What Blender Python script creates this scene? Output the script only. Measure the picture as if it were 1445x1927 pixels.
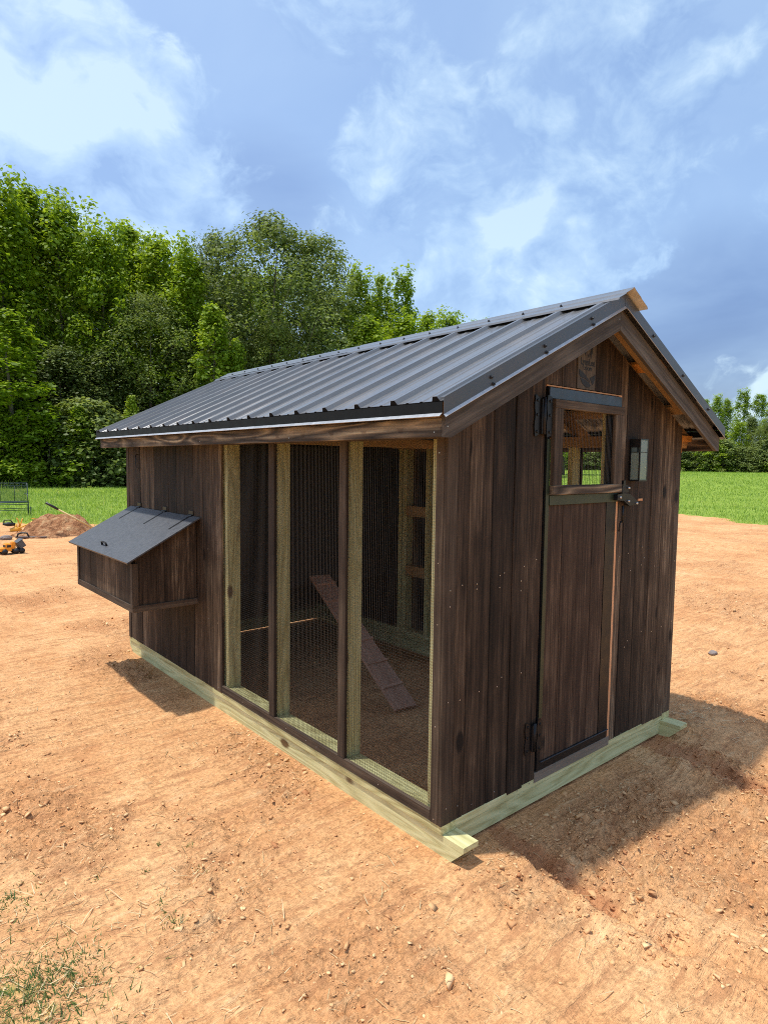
import bpy, math, random
import numpy as np
from mathutils import Vector, Matrix, Euler

random.seed(7)
RNG = np.random.default_rng(11)
scene = bpy.context.scene
for o in list(bpy.data.objects):
    bpy.data.objects.remove(o)
C = scene.collection

# ------------------------------------------------------------------ camera
Z0 = 0.13                      # siding bottom above the ground
cam_d = bpy.data.cameras.new('camera')
cam = bpy.data.objects.new('camera', cam_d)
C.objects.link(cam)
cam.location = (-1.8316, -1.757, 1.50 + Z0)
cam.rotation_euler = (1.4942, -0.0123, -0.7068)
cam_d.sensor_fit = 'HORIZONTAL'
cam_d.sensor_width = 36.0
cam_d.lens = 1199.2 / 1445 * 36
cam_d.clip_start = 0.02
cam_d.clip_end = 3000
scene.camera = cam

# ------------------------------------------------------------------ sun and sky
SUN = Vector((-0.25, 0.155, 1.0)).normalized()
sd = bpy.data.lights.new('sun', 'SUN')
sd.energy = 2.6
sd.angle = math.radians(1.8)
sd.color = (1.0, 0.955, 0.88)
sun = bpy.data.objects.new('sun', sd)
C.objects.link(sun)
sun.rotation_euler = SUN.to_track_quat('Z', 'Y').to_euler()
sun.location = (0, 0, 20)

scene.view_settings.view_transform = 'Standard'
scene.view_settings.look = 'None'
scene.view_settings.gamma = 1.0
scene.view_settings.exposure = 0.74
scene.cycles.use_adaptive_sampling = True
scene.cycles.adaptive_threshold = 0.010
scene.cycles.use_denoising = False
scene.cycles.filter_width = 1.0
scene.cycles.sample_clamp_indirect = 6.0
scene.cycles.max_bounces = 6
scene.cycles.diffuse_bounces = 4
scene.cycles.glossy_bounces = 3
scene.cycles.transmission_bounces = 4


class NT:
    """small node-tree helper"""
    def __init__(self, tree):
        self.t = tree
        self.n = tree.nodes
        self.l = tree.links

    def new(self, typ, **kw):
        nd = self.n.new(typ)
        for k, v in kw.items():
            setattr(nd, k, v)
        return nd

    def put(self, sock, v):
        if v is None:
            return
        if isinstance(v, bpy.types.NodeSocket):
            self.l.new(v, sock)
        else:
            sock.default_value = v

    def math(self, op, a, b=None, c=None, clamp=False):
        nd = self.new('ShaderNodeMath', operation=op)
        nd.use_clamp = clamp
        self.put(nd.inputs[0], a)
        self.put(nd.inputs[1], b)
        self.put(nd.inputs[2], c)
        return nd.outputs[0]

    def vmath(self, op, a, b=None):
        nd = self.new('ShaderNodeVectorMath', operation=op)
        self.put(nd.inputs[0], a)
        self.put(nd.inputs[1], b)
        return nd.outputs['Value'] if op in ('DOT_PRODUCT', 'LENGTH', 'DISTANCE') else nd.outputs[0]

    def noise(self, vec, scale=5.0, detail=4.0, rough=0.55, dist=0.0, w=None):
        nd = self.new('ShaderNodeTexNoise')
        if w is not None:
            nd.noise_dimensions = '4D'
            self.put(nd.inputs['W'], w)
        self.put(nd.inputs['Vector'], vec)
        self.put(nd.inputs['Scale'], scale)
        self.put(nd.inputs['Detail'], detail)
        self.put(nd.inputs['Roughness'], rough)
        self.put(nd.inputs['Distortion'], dist)
        return nd.outputs[0]

    def ramp(self, fac, stops, interp='LINEAR'):
        nd = self.new('ShaderNodeValToRGB')
        nd.color_ramp.interpolation = interp
        el = nd.color_ramp.elements
        while len(el) < len(stops):
            el.new(0.5)
        for e, (p, c) in zip(el, stops):
            e.position = p
            e.color = (c[0], c[1], c[2], 1) if not isinstance(c, (int, float)) else (c, c, c, 1)
        self.put(nd.inputs[0], fac)
        return nd.outputs[0]

    def mapr(self, v, a, b, c=0.0, d=1.0, smooth=False):
        nd = self.new('ShaderNodeMapRange')
        if smooth:
            nd.interpolation_type = 'SMOOTHSTEP'
        self.put(nd.inputs['Value'], v)
        for k, x in (('From Min', a), ('From Max', b), ('To Min', c), ('To Max', d)):
            self.put(nd.inputs[k], x)
        return nd.outputs[0]

    def mix(self, fac, a, b, blend='MIX'):
        nd = self.new('ShaderNodeMix')
        nd.data_type = 'RGBA'
        nd.blend_type = blend
        self.put(nd.inputs[0], fac)
        self.put(nd.inputs[6], a if not isinstance(a, tuple) else (*a[:3], 1))
        self.put(nd.inputs[7], b if not isinstance(b, tuple) else (*b[:3], 1))
        return nd.outputs[2]

    def mapping(self, vec, scale=(1, 1, 1), loc=(0, 0, 0), rot=(0, 0, 0)):
        nd = self.new('ShaderNodeMapping')
        self.put(nd.inputs['Vector'], vec)
        nd.inputs['Scale'].default_value = scale
        nd.inputs['Location'].default_value = loc
        nd.inputs['Rotation'].default_value = rot
        return nd.outputs[0]

    def bump(self, h, strength=0.3, dist=0.01, normal=None):
        nd = self.new('ShaderNodeBump')
        nd.inputs['Strength'].default_value = strength
        nd.inputs['Distance'].default_value = dist
        self.put(nd.inputs['Height'], h)
        if normal is not None:
            self.put(nd.inputs['Normal'], normal)
        return nd.outputs[0]


def make_world():
    w = bpy.data.worlds.new('World')
    scene.world = w
    w.use_nodes = True
    t = NT(w.node_tree)
    t.n.clear()
    out = t.new('ShaderNodeOutputWorld')
    bg = t.new('ShaderNodeBackground')
    sky = t.new('ShaderNodeTexSky')
    sky.sky_type = 'NISHITA'
    sky.sun_disc = False
    sky.sun_elevation = math.asin(SUN.z)
    sky.sun_rotation = math.atan2(SUN.x, SUN.y)
    sky.air_density = 1.0
    sky.dust_density = 3.0
    sky.ozone_density = 2.0
    d = t.new('ShaderNodeTexCoord').outputs['Generated']
    sep = t.new('ShaderNodeSeparateXYZ')
    t.put(sep.inputs[0], d)
    z = sep.outputs[2]
    # the cloud deck, laid out on a sheet above the ground so it flattens to the horizon
    zz = t.math('ADD', t.math('MAXIMUM', z, 0.0), 0.22)
    cx = t.math('DIVIDE', sep.outputs[0], zz)
    cy = t.math('DIVIDE', sep.outputs[1], zz)
    cmb = t.new('ShaderNodeCombineXYZ')
    t.put(cmb.inputs[0], cx)
    t.put(cmb.inputs[1], cy)
    p = cmb.outputs[0]
    veil = t.noise(p, 1.3, 5, 0.55, 0.5)           # broad grey-blue veil

    def blobs(dv, items):
        tot = None
        for v, wd, g in items:
            v = Vector(v).normalized()
            dt = t.vmath('DOT_PRODUCT', dv, tuple(v))
            q = t.math('MULTIPLY', t.mapr(dt, math.cos(math.radians(wd)), 1.0, 0, 1, True), g)
            tot = q if tot is None else t.math('ADD', tot, q)
        return tot

    HEADS = (((.21, .86, .46), 9, .17), ((.17, .90, .37), 9, .17), ((.34, .86, .36), 10, .15), ((.31, .92, .25), 7, .16), ((.31, .84, .45), 7, .10),
             ((.765, .575, .275), 6.5, .19), ((.74, .60, .335), 4, .10), ((.69, .67, .26), 5, .07), ((.56, .67, .48), 7, .10), ((.62, .66, .40), 6, .08),
             ((.93, .36, .100), 4.5, .26), ((.97, .25, .10), 7, .24), ((.86, .43, .25), 5, .09), ((.84, .34, .42), 8, .08),
             ((.91, .37, .17), 8, -.22), ((.84, .49, .17), 6, -.12), ((.09, .87, .50), 6, -.18), ((.45, .77, .42), 7, -.13), ((.47, .82, .30), 5, -.10))

    def density(dv):
        """billowing cumulus density in direction space"""
        q = t.mapping(dv, (1, 1, 1.3))
        wn = t.new('ShaderNodeTexNoise')
        t.put(wn.inputs['Vector'], q)
        wn.inputs['Scale'].default_value = 6.0
        wn.inputs['Detail'].default_value = 3.0
        wv = t.vmath('SCALE', t.vmath('SUBTRACT', wn.outputs['Color'], (.5, .5, .5)))
        wv.node.inputs['Scale'].default_value = 0.15
        qq = t.vmath('ADD', q, wv)
        n = t.noise(qq, 4.6, 10, 0.60, 0.0)
        bil = t.math('ABSOLUTE', t.math('SUBTRACT', t.noise(qq, 11.0, 6, 0.55, 0.0), 0.5))
        hd = blobs(t.vmath('NORMALIZE', t.vmath('ADD', dv, wv)), HEADS)
        r = t.math('ADD', t.math('MULTIPLY', n, 0.95), hd)
        return t.math('SUBTRACT', r, t.math('MULTIPLY', bil, 0.30))

    dn = t.vmath('NORMALIZE', d)
    D0 = density(dn)
    D1 = density(t.vmath('NORMALIZE', t.vmath('ADD', dn, tuple(SUN * 0.045))))
    mask = t.mapr(D0, 0.435, 0.545, 0, 1, True)
    core = t.mapr(D0, 0.46, 0.80, 0, 1, False)
    lit = t.math('ADD', t.math('MULTIPLY', t.math('SUBTRACT', D0, D1), 2.6), t.math('ADD', t.math('MULTIPLY', core, 0.55), 0.30), clamp=True)
    nis = t.vmath('SCALE', sky.outputs[0])
    nis.node.inputs['Scale'].default_value = 0.08
    veilcol = t.ramp(veil, [(0.30, (.125, .205, .345)), (0.50, (.165, .25, .375)), (0.70, (.21, .30, .41))])
    storm = blobs(dn, (((.91, .38, .165), 11, .85), ((.80, .55, .20), 8, .35), ((.10, .87, .50), 7, .5), ((.46, .80, .33), 8, .35)))
    storm = t.math('MULTIPLY', storm, t.mapr(veil, 0.3, 0.7, 1.2, 0.6), clamp=True)
    veilcol = t.mix(storm, veilcol, (.0, .028, .135))
    cloudcol = t.ramp(lit, [(0.05, (.10, .175, .315)), (0.40, (.18, .27, .39)), (0.70, (.255, .35, .435)), (1.0, (.36, .45, .49))])
    layer = t.mix(t.math('MULTIPLY', mask, 0.88), veilcol, cloudcol)
    col = t.vmath('ADD', nis, layer)
    t.put(bg.inputs['Color'], col)
    bg.inputs['Strength'].default_value = 0.82
    t.put(out.inputs['Surface'], bg.outputs[0])


make_world()

# ------------------------------------------------------------------ materials
MATS = {}


def mat(name):
    m = bpy.data.materials.new(name)
    m.use_nodes = True
    t = NT(m.node_tree)
    b = m.node_tree.nodes['Principled BSDF']
    MATS[name] = m
    return m, t, b


def wood(name, stops, rough=0.75, streak=1.0, cathedral=0.0, bumpd=0.004, knots=None, spec=0.25, tone=0.5):
    """grain runs along the board's own X axis; every board takes its own cut of the log"""
    m, t, b = mat(name)
    oc = t.new('ShaderNodeTexCoord').outputs['Object']
    rnd = t.new('ShaderNodeObjectInfo').outputs['Random']
    off = t.math('MULTIPLY', rnd, 57.0)
    fine = t.noise(t.mapping(oc, (2.6, 95, 95)), 1.0, 6, 0.68, 0.0, off)
    broad = t.noise(t.mapping(oc, (0.7, 17, 17)), 1.0, 4, 0.6, 0.35, off)
    blot = t.noise(t.mapping(oc, (3.0, 6, 6)), 1.0, 4, 0.6, 0.2, t.math('ADD', off, 9))
    ring = t.noise(t.mapping(oc, (0.9, 9, 9)), 1.0, 1.5, 0.5, 0.0, t.math('ADD', off, 3))
    lines = t.math('PINGPONG', t.math('MULTIPLY', ring, 26.0), 1.0)
    g = t.math('ADD', t.math('MULTIPLY', fine, 0.55), t.math('MULTIPLY', broad, 0.45))
    g = t.math('ADD', g, t.math('MULTIPLY', t.math('SUBTRACT', blot, 0.5), 0.34))
    g = t.math('ADD', g, t.math('MULTIPLY', t.math('SUBTRACT', lines, 0.5), cathedral))
    g = t.math('ADD', g, t.math('MULTIPLY', t.math('SUBTRACT', rnd, 0.5), 0.22 * tone * 2))
    g = t.math('ADD', t.math('MULTIPLY', t.math('SUBTRACT', g, 0.5), streak), 0.5)
    col = t.ramp(g, stops)
    if knots is not None:
        vo = t.new('ShaderNodeTexVoronoi')
        vo.voronoi_dimensions = '4D'
        t.put(vo.inputs['Vector'], t.mapping(oc, (4.5, 9, 9)))
        t.put(vo.inputs['W'], off)
        vo.inputs['Scale'].default_value = 0.75
        kd = t.math('ADD', vo.outputs['Distance'], t.math('MULTIPLY', t.math('SUBTRACT', fine, 0.5), 0.12))
        km = t.mapr(kd, 0.12, 0.21, 1, 0, True)
        col = t.mix(km, col, knots)
    t.put(b.inputs['Base Color'], col)
    b.inputs['Roughness'].default_value = rough
    b.inputs['Specular IOR Level'].default_value = spec
    saw = t.noise(t.mapping(oc, (160, 9, 9)), 1.0, 2, 0.5, 0.0, off)
    h = t.math('ADD', t.math('MULTIPLY', g, 1.0), t.math('MULTIPLY', saw, 0.25))
    t.put(b.inputs['Normal'], t.bump(h, 0.55, bumpd))
    return m


wood('charred_siding', [(0.14, (.006, .0045, .003)), (0.36, (.023, .0145, .009)), (0.52, (.047, .030, .0185)),
                        (0.66, (.078, .051, .032)), (0.80, (.155, .108, .068)), (0.95, (.29, .215, .14))],
     streak=2.0, knots=(.008, .006, .005), cathedral=0.05)
wood('charred_fascia', [(0.12, (.022, .017, .013)), (0.38, (.070, .052, .037)), (0.55, (.125, .092, .062)),
                        (0.75, (.24, .18, .115)), (0.95, (.42, .30, .18))], streak=1.6, cathedral=0.34, tone=0.2)
wood('charred_trim', [(0.12, (.014, .010, .007)), (0.40, (.045, .031, .021)), (0.62, (.090, .064, .043)),
                      (0.92, (.21, .155, .10))], streak=1.8, knots=(.016, .011, .009), tone=0.3)
wood('treated_pine', [(0.12, (.25, .20, .08)), (0.36, (.46, .42, .19)), (0.58, (.60, .57, .29)), (0.85, (.72, .69, .38))],
     streak=1.25, cathedral=0.22, knots=(.14, .085, .035), rough=0.7, tone=0.3)
wood('raw_cedar', [(0.15, (.45, .19, .08)), (0.5, (.68, .34, .16)), (0.85, (.80, .52, .30))], streak=0.8, cathedral=0.1)
wood('rafter_pine', [(0.15, (.22, .12, .045)), (0.5, (.36, .22, .095)), (0.85, (.46, .32, .16))], streak=0.8, cathedral=0.15)
wood('orange_pine', [(0.15, (.45, .17, .03)), (0.5, (.62, .27, .06)), (0.85, (.70, .36, .11))], streak=0.8)
wood('ramp_plank', [(0.15, (.28, .13, .08)), (0.5, (.50, .28, .19)), (0.85, (.62, .40, .29))], streak=0.8, cathedral=0.1)
wood('grey_threshold', [(0.15, (.09, .07, .05)), (0.5, (.18, .145, .11)), (0.85, (.30, .25, .19))], streak=0.9)
wood('grey_rake', [(0.12, (.024, .020, .016)), (0.40, (.070, .058, .046)), (0.60, (.125, .105, .083)), (0.92, (.25, .21, .165))], streak=1.6, tone=0.1, cathedral=0.08)
wood('door_plank_wood', [(0.14, (.005, .0035, .0025)), (0.36, (.017, .0095, .006)), (0.52, (.036, .020, .0125)), (0.68, (.066, .039, .024)), (0.92, (.17, .11, .068))], streak=1.9, knots=(.010, .007, .006))
wood('weathered_grey', [(0.12, (.030, .023, .017)), (0.4, (.085, .068, .050)), (0.62, (.135, .112, .082)), (0.9, (.21, .18, .135))], streak=1.5, tone=0.1)
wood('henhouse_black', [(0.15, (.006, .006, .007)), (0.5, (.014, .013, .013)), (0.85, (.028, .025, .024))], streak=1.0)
wood('tool_handle_wood', [(0.15, (.42, .30, .12)), (0.5, (.58, .44, .20)), (0.85, (.66, .52, .28))], streak=0.7)
wood('bark', [(0.2, (.05, .04, .03)), (0.5, (.12, .10, .08)), (0.85, (.24, .21, .17))], streak=1.2, rough=0.9)


def plain(name, col, rough=0.5, metal=0.0, spec=0.5, var=0.15, scale=30.0, bump=0.0, coat=0.0):
    m, t, b = mat(name)
    oc = t.new('ShaderNodeTexCoord').outputs['Object']
    n = t.noise(oc, scale, 4, 0.6)
    lo = tuple(c * (1 - var) for c in col)
    hi = tuple(min(1, c * (1 + var)) for c in col)
    t.put(b.inputs['Base Color'], t.ramp(n, [(0.3, lo), (0.7, hi)]))
    t.put(b.inputs['Roughness'], t.mapr(t.noise(oc, scale * 0.37, 3, 0.6), 0.3, 0.7, max(0.02, rough - .08), min(1, rough + .08)))
    b.inputs['Metallic'].default_value = metal
    b.inputs['Specular IOR Level'].default_value = spec
    b.inputs['Coat Weight'].default_value = coat
    if bump:
        t.put(b.inputs['Normal'], t.bump(n, bump, 0.002))
    return m


def roof_metal(name, col, rough, metal, ior=1.6):
    m, t, b = mat(name)
    oc = t.new('ShaderNodeTexCoord').outputs['Object']
    grit = t.noise(oc, 380, 2, 0.6)
    smear = t.noise(t.mapping(oc, (3, 14, 6)), 1.0, 4, 0.6, 0.3)
    dust = t.noise(oc, 2.3, 5, 0.65, 0.4)
    c = t.mix(t.mapr(smear, 0.35, 0.75, 0, 0.35), col, tuple(min(1, x * 1.5 + .01) for x in col))
    c = t.mix(t.mapr(grit, 0.50, 0.72, 0, 0.40), c, tuple(min(1, x * 2.4 + .03) for x in col))
    c = t.mix(t.mapr(dust, 0.50, 0.75, 0, 0.12), c, (.34, .24, .16))
    t.put(b.inputs['Base Color'], c)
    t.put(b.inputs['Roughness'], t.math('ADD', t.mapr(smear, 0.3, 0.7, rough - .05, rough + .08), t.mapr(dust, 0.5, 0.75, 0, 0.10)))
    b.inputs['Metallic'].default_value = metal
    b.inputs['IOR'].default_value = ior
    wave = t.noise(t.mapping(oc, (1.2, 5, 1)), 1.0, 2, 0.5)
    h = t.math('ADD', t.math('MULTIPLY', grit, 0.00006), t.math('MULTIPLY', wave, 0.0015))
    t.put(b.inputs['Normal'], t.bump(h, 1.0, 1.0))
    return m


roof_metal('charcoal_roofing', (.108, .110, .113), 0.25, 0.10, 1.7)
roof_metal('charcoal_trim', (.060, .063, .066), 0.36, 0.25)
plain('black_drip_edge', (.010, .011, .011), 0.5, spec=0.12)
plain('hem_sky_sheen', (.42, .44, .46), 0.4, metal=0.4)  # trim paint made paler: reflected sky on the upturned hems, as colour
plain('beige_backer', (.62, .58, .47), 0.5)
plain('black_foam', (.010, .010, .010), 0.95, spec=0.1)
plain('black_iron', (.009, .009, .010), 0.42, metal=0.0, spec=0.3, bump=0.2)
plain('door_steel', (.055, .066, .078), 0.33, metal=0.5)
plain('green_steel', (.030, .042, .022), 0.45, metal=0.2)
plain('mesh_wire', (.062, .058, .052), 0.45, metal=0.3)
plain('screw_zinc', (.55, .55, .53), 0.35, metal=0.8)
plain('screw_black', (.016, .017, .02), 0.4, spec=0.6)
plain('lid_board', (.070, .073, .080), 0.50, spec=0.5, var=0.25, scale=55, bump=0.25)
plain('logo_ink', (.010, .010, .011), 0.6)
plain('toy_yellow', (.80, .42, .05), 0.4)
plain('toy_orange', (.78, .30, .02), 0.4)
plain('toy_grey', (.08, .085, .09), 0.5)
plain('toy_black', (.012, .012, .013), 0.5)
plain('bench_green', (.035, .060, .048), 0.45)
plain('lamp_black', (.008, .008, .008), 0.4)
plain('dark_board', (.13, .095, .08), 0.8, var=0.4)
plain('stone_grey', (.22, .18, .16), 0.9, var=0.3)


def glass(name, col, alpha):
    m, t, b = mat(name)
    b.inputs['Base Color'].default_value = (*col, 1)
    b.inputs['Roughness'].default_value = 0.18
    b.inputs['Alpha'].default_value = alpha
    oc = t.new('ShaderNodeTexCoord').outputs['Object']
    t.put(b.inputs['Normal'], t.bump(t.noise(oc, 60, 3, 0.5), 0.2, 0.002))


glass('frosted_glass', (.26, .33, .27), 0.72)


def leaf_mat(name, stops, trans=0.38):
    m, t, b = mat(name)
    at = t.new('ShaderNodeAttribute')
    at.attribute_name = 'tone'
    rnd = t.new('ShaderNodeObjectInfo').outputs['Random']
    f = t.math('ADD', at.outputs['Fac'], t.math('MULTIPLY', t.math('SUBTRACT', rnd, 0.5), 0.35))
    col = t.ramp(f, stops)
    t.put(b.inputs['Base Color'], col)
    b.inputs['Roughness'].default_value = 0.55
    b.inputs['Specular IOR Level'].default_value = 0.35
    tr = t.new('ShaderNodeBsdfTranslucent')
    t.put(tr.inputs['Color'], t.mix(0.5, col, t.vmath('MULTIPLY', col, (1.5, 1.4, 0.6))))
    mx = t.new('ShaderNodeMixShader')
    mx.inputs[0].default_value = trans
    t.put(mx.inputs[1], b.outputs[0])
    t.put(mx.inputs[2], tr.outputs[0])
    t.put(t.n['Material Output'].inputs['Surface'], mx.outputs[0])


leaf_mat('leaf_bright', [(0.1, (.14, .225, .014)), (0.5, (.24, .35, .020)), (0.9, (.35, .45, .034))], 0.50)
leaf_mat('leaf_dark', [(0.1, (.10, .14, .036)), (0.5, (.17, .225, .056)), (0.9, (.26, .32, .09))], 0.46)
leaf_mat('grass_blade', [(0.1, (.12, .22, .025)), (0.45, (.21, .34, .040)), (0.75, (.31, .42, .07)), (1.0, (.56, .48, .20))], 0.45)
leaf_mat('weed_blade', [(0.0, (.035, .075, .014)), (0.5, (.085, .15, .025)), (0.8, (.20, .22, .06)), (1.0, (.42, .34, .14))], 0.3)
leaf_mat('straw', [(0.1, (.30, .20, .09)), (0.5, (.50, .37, .19)), (0.9, (.66, .54, .32))], 0.15)


def ground_mat():
    m, t, b = mat('red_clay_ground')
    pos = t.new('ShaderNodeNewGeometry').outputs['Position']
    gat = t.new('ShaderNodeAttribute'); gat.attribute_name = 'grass'
    mat_ = t.new('ShaderNodeAttribute'); mat_.attribute_name = 'moist'
    crm = t.new('ShaderNodeAttribute'); crm.attribute_name = 'crumb'
    n1 = t.noise(pos, 0.9, 5, 0.6, 0.2)
    n2 = t.noise(pos, 7.0, 6, 0.65, 0.1)
    n3 = t.noise(pos, 55.0, 4, 0.65)
    n4 = t.noise(t.mapping(pos, (1.0, 0.35, 1), rot=(0, 0, 0.25)), 2.6, 5, 0.62, 0.3)
    f = t.math('ADD', t.math('MULTIPLY', n1, 0.45), t.math('MULTIPLY', n2, 0.30))
    f = t.math('ADD', f, t.math('MULTIPLY', n4, 0.25))
    soil = t.ramp(f, [(0.33, (.50, .22, .095)), (0.44, (.65, .33, .143)), (0.55, (.74, .41, .19)), (0.68, (.81, .51, .26))])
    cr = t.mapr(crm.outputs['Fac'], 0.0, 1.0, 0, 0.42)
    soil = t.mix(t.math('MULTIPLY', cr, t.mapr(n2, 0.38, 0.60, 0.1, 1.0)), soil, (.56, .27, .125))
    nl = t.noise(pos, 30, 5, 0.70, 0.3)
    crk = t.mapr(nl, 0.33, 0.45, 0.66, 1.0)
    grit = t.math('MULTIPLY', t.mapr(n3, 0.30, 0.70, 0.68, 1.25), crk)
    gv = t.new('ShaderNodeCombineXYZ')
    for i in range(3):
        t.put(gv.inputs[i], grit)
    soil = t.vmath('MULTIPLY', soil, gv.outputs[0])
    dragn = t.noise(t.mapping(pos, (1.0, 5.0, 1), rot=(0, 0, 0.35)), 3.4, 6, 0.68, 0.2)
    soil = t.mix(t.mapr(dragn, 0.47, 0.38, 0, 0.55, True), soil, (.40, .185, .085))
    soil = t.mix(t.mapr(dragn, 0.56, 0.68, 0, 0.40, True), soil, (.84, .57, .31))
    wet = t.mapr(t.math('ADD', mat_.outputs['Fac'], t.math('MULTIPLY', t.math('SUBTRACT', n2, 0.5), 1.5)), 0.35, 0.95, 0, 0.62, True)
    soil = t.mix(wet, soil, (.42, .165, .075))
    gn = t.noise(pos, 3.0, 5, 0.65, 0.2)
    grn = t.ramp(t.math('ADD', t.math('MULTIPLY', gn, 0.6), t.math('MULTIPLY', n3, 0.4)),
                 [(0.30, (.12, .20, .024)), (0.45, (.19, .29, .035)), (0.58, (.27, .36, .06)), (0.72, (.40, .40, .13))])
    gm = t.mapr(t.math('ADD', gat.outputs['Fac'], t.math('MULTIPLY', t.math('SUBTRACT', gn, 0.5), 0.9)), 0.38, 0.62, 0, 1, True)
    t.put(b.inputs['Base Color'], t.mix(gm, soil, grn))
    b.inputs['Roughness'].default_value = 0.95
    b.inputs['Specular IOR Level'].default_value = 0.12
    # heights in metres
    cell = t.new('ShaderNodeTexVoronoi')
    t.put(cell.inputs['Vector'], pos)
    cell.inputs['Scale'].default_value = 62.0
    peb = t.mapr(cell.outputs['Distance'], 0.0, 0.8, 1, 0)
    cm = t.mapr(t.math('ADD', crm.outputs['Fac'], t.math('MULTIPLY', t.math('SUBTRACT', n2, 0.5), 1.6)), 0.1, 0.9, 0.30, 1.0)
    lum = t.math('SUBTRACT', nl, 0.5)
    hh = t.math('ADD', t.math('MULTIPLY', lum, 0.026), t.math('MULTIPLY', peb, 0.0032))
    hh = t.math('MULTIPLY', hh, cm)
    drag = t.math('SUBTRACT', dragn, 0.5)
    hh = t.math('ADD', hh, t.math('MULTIPLY', drag, 0.050))
    hh = t.math('ADD', hh, t.math('MULTIPLY', n4, 0.045))
    hh = t.math('ADD', hh, t.math('MULTIPLY', n3, 0.004))
    t.put(b.inputs['Normal'], t.bump(hh, 1.0, 1.0))


ground_mat()


def mound_mat():
    m, t, b = mat('mound_soil')
    pos = t.new('ShaderNodeTexCoord').outputs['Object']
    n = t.noise(pos, 6, 6, 0.7, 0.3)
    t.put(b.inputs['Base Color'], t.ramp(n, [(0.32, (.20, .085, .04)), (0.5, (.44, .21, .10)), (0.66, (.66, .42, .22))]))
    b.inputs['Roughness'].default_value = 0.95
    b.inputs['Specular IOR Level'].default_value = 0.1
    n2 = t.noise(pos, 26, 5, 0.7, 0.3)
    h = t.math('ADD', t.math('MULTIPLY', n, 0.10), t.math('MULTIPLY', n2, 0.06))
    t.put(b.inputs['Normal'], t.bump(h, 1.0, 1.0))


mound_mat()
_m, _t, _b = mat('clod_soil')
_r = _t.new('ShaderNodeAttribute'); _r.attribute_name = 'tone'
_t.put(_b.inputs['Base Color'], _t.ramp(_r.outputs['Fac'], [(0.0, (.46, .21, .095)), (0.4, (.64, .35, .16)), (1.0, (.80, .53, .28))]))
_b.inputs['Roughness'].default_value = 0.95
_b.inputs['Specular IOR Level'].default_value = 0.1


# ------------------------------------------------------------------ mesh helpers
def link(name, me, material=None, parent=None, matrix=None, smooth=False):
    o = bpy.data.objects.new(name, me)
    C.objects.link(o)
    if material:
        me.materials.append(MATS[material])
    if matrix is not None:
        o.matrix_world = matrix
    if parent is not None:
        o.parent = parent
    if smooth:
        for p in me.polygons:
            p.use_smooth = True
    return o


def tag(o, label=None, cat=None, group=None, kind=None):
    if label: o['label'] = label
    if cat: o['category'] = cat
    if group: o['group'] = group
    if kind: o['kind'] = kind
    return o


def empty(name, loc=(0, 0, 0), rz=0.0):
    e = bpy.data.objects.new(name, None)
    C.objects.link(e)
    e.location = loc
    e.rotation_euler = (0, 0, rz)
    e.empty_display_size = 0.2
    return e


def copy_tree(o, parent=None):
    c = o.copy()
    C.objects.link(c)
    c.parent = parent
    for ch in list(o.children):
        copy_tree(ch, c)
    return c


def pydata(name, v, f):
    me = bpy.data.meshes.new(name)
    me.from_pydata([tuple(x) for x in v], [], f)
    me.update()
    return me


def place(o, parent, M):
    """give o the world matrix M under a parent that sits at PARENT_M"""
    if parent is not None:
        pm = PARENT_M.get(parent.name, Matrix.Identity(4))
        o.parent = parent
        o.matrix_parent_inverse = Matrix.Identity(4)
        o.matrix_basis = pm.inverted() @ M
        PARENT_M[o.name] = M
    else:
        o.matrix_basis = M
        PARENT_M[o.name] = M
    return o


PARENT_M = {}


def board(name, p0, p1, n, w, t, material, parent=None, s0=0.0, s1=0.0, c=0.0025, jit=0.0, bow=0.0):
    """plank from p0 to p1 (centre line), thickness t along n, width w; s0/s1 skew the two end cuts; long edges eased"""
    p0 = Vector(p0); p1 = Vector(p1)
    x = (p1 - p0); L = x.length; x.normalize()
    n = Vector(n); n = (n - x * n.dot(x)).normalized()
    y = n.cross(x)
    M = Matrix((x, y, n)).transposed().to_4x4()
    ctr = (p0 + p1) / 2 + n * (random.uniform(-jit, jit))
    M.translation = ctr
    a, b = w / 2, t / 2
    c = min(c, b * 0.45)
    ring = [(-a + c, -b), (a - c, -b), (a, -b + c), (a, b - c), (a - c, b), (-a + c, b), (-a, b - c), (-a, -b + c)]
    v, f = [], []
    secs = [(-L / 2, s0, 0), (L / 2, s1, 0)] if not bow else [(-L / 2, s0, 0), (0, 0, bow), (L / 2, s1, 0)]
    for (xe, s, bw) in secs:
        for (yy, zz) in ring:
            v.append((xe + s * yy, yy, zz + bw))
    for k in range(len(secs) - 1):
        for i in range(8):
            j = (i + 1) % 8
            f.append((k * 8 + i, k * 8 + j, k * 8 + 8 + j, k * 8 + 8 + i))
    f.append(tuple(range(7, -1, -1)))
    e = (len(secs) - 1) * 8
    f.append(tuple(range(e, e + 8)))
    me = pydata(name, v, f)
    o = link(name, me, material)
    place(o, parent, M)
    return o


def box(name, b, material, parent=None, c=0.003):
    """axis-aligned eased box (x0,x1,y0,y1,z0,z1); long axis becomes local X"""
    x0, x1, y0, y1, z0, z1 = b
    d = (x1 - x0, y1 - y0, z1 - z0)
    k = max(range(3), key=lambda i: d[i])
    m = ((x0 + x1) / 2, (y0 + y1) / 2, (z0 + z1) / 2)
    p0 = list(m); p1 = list(m)
    p0[k] = (x0, y0, z0)[k]; p1[k] = (x1, y1, z1)[k]
    r = [i for i in range(3) if i != k]
    tk = min(r, key=lambda i: d[i])
    wk = [i for i in r if i != tk][0]
    n = [0, 0, 0]; n[tk] = 1
    return board(name, p0, p1, n, d[wk], d[tk], material, parent, c=c)


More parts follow.
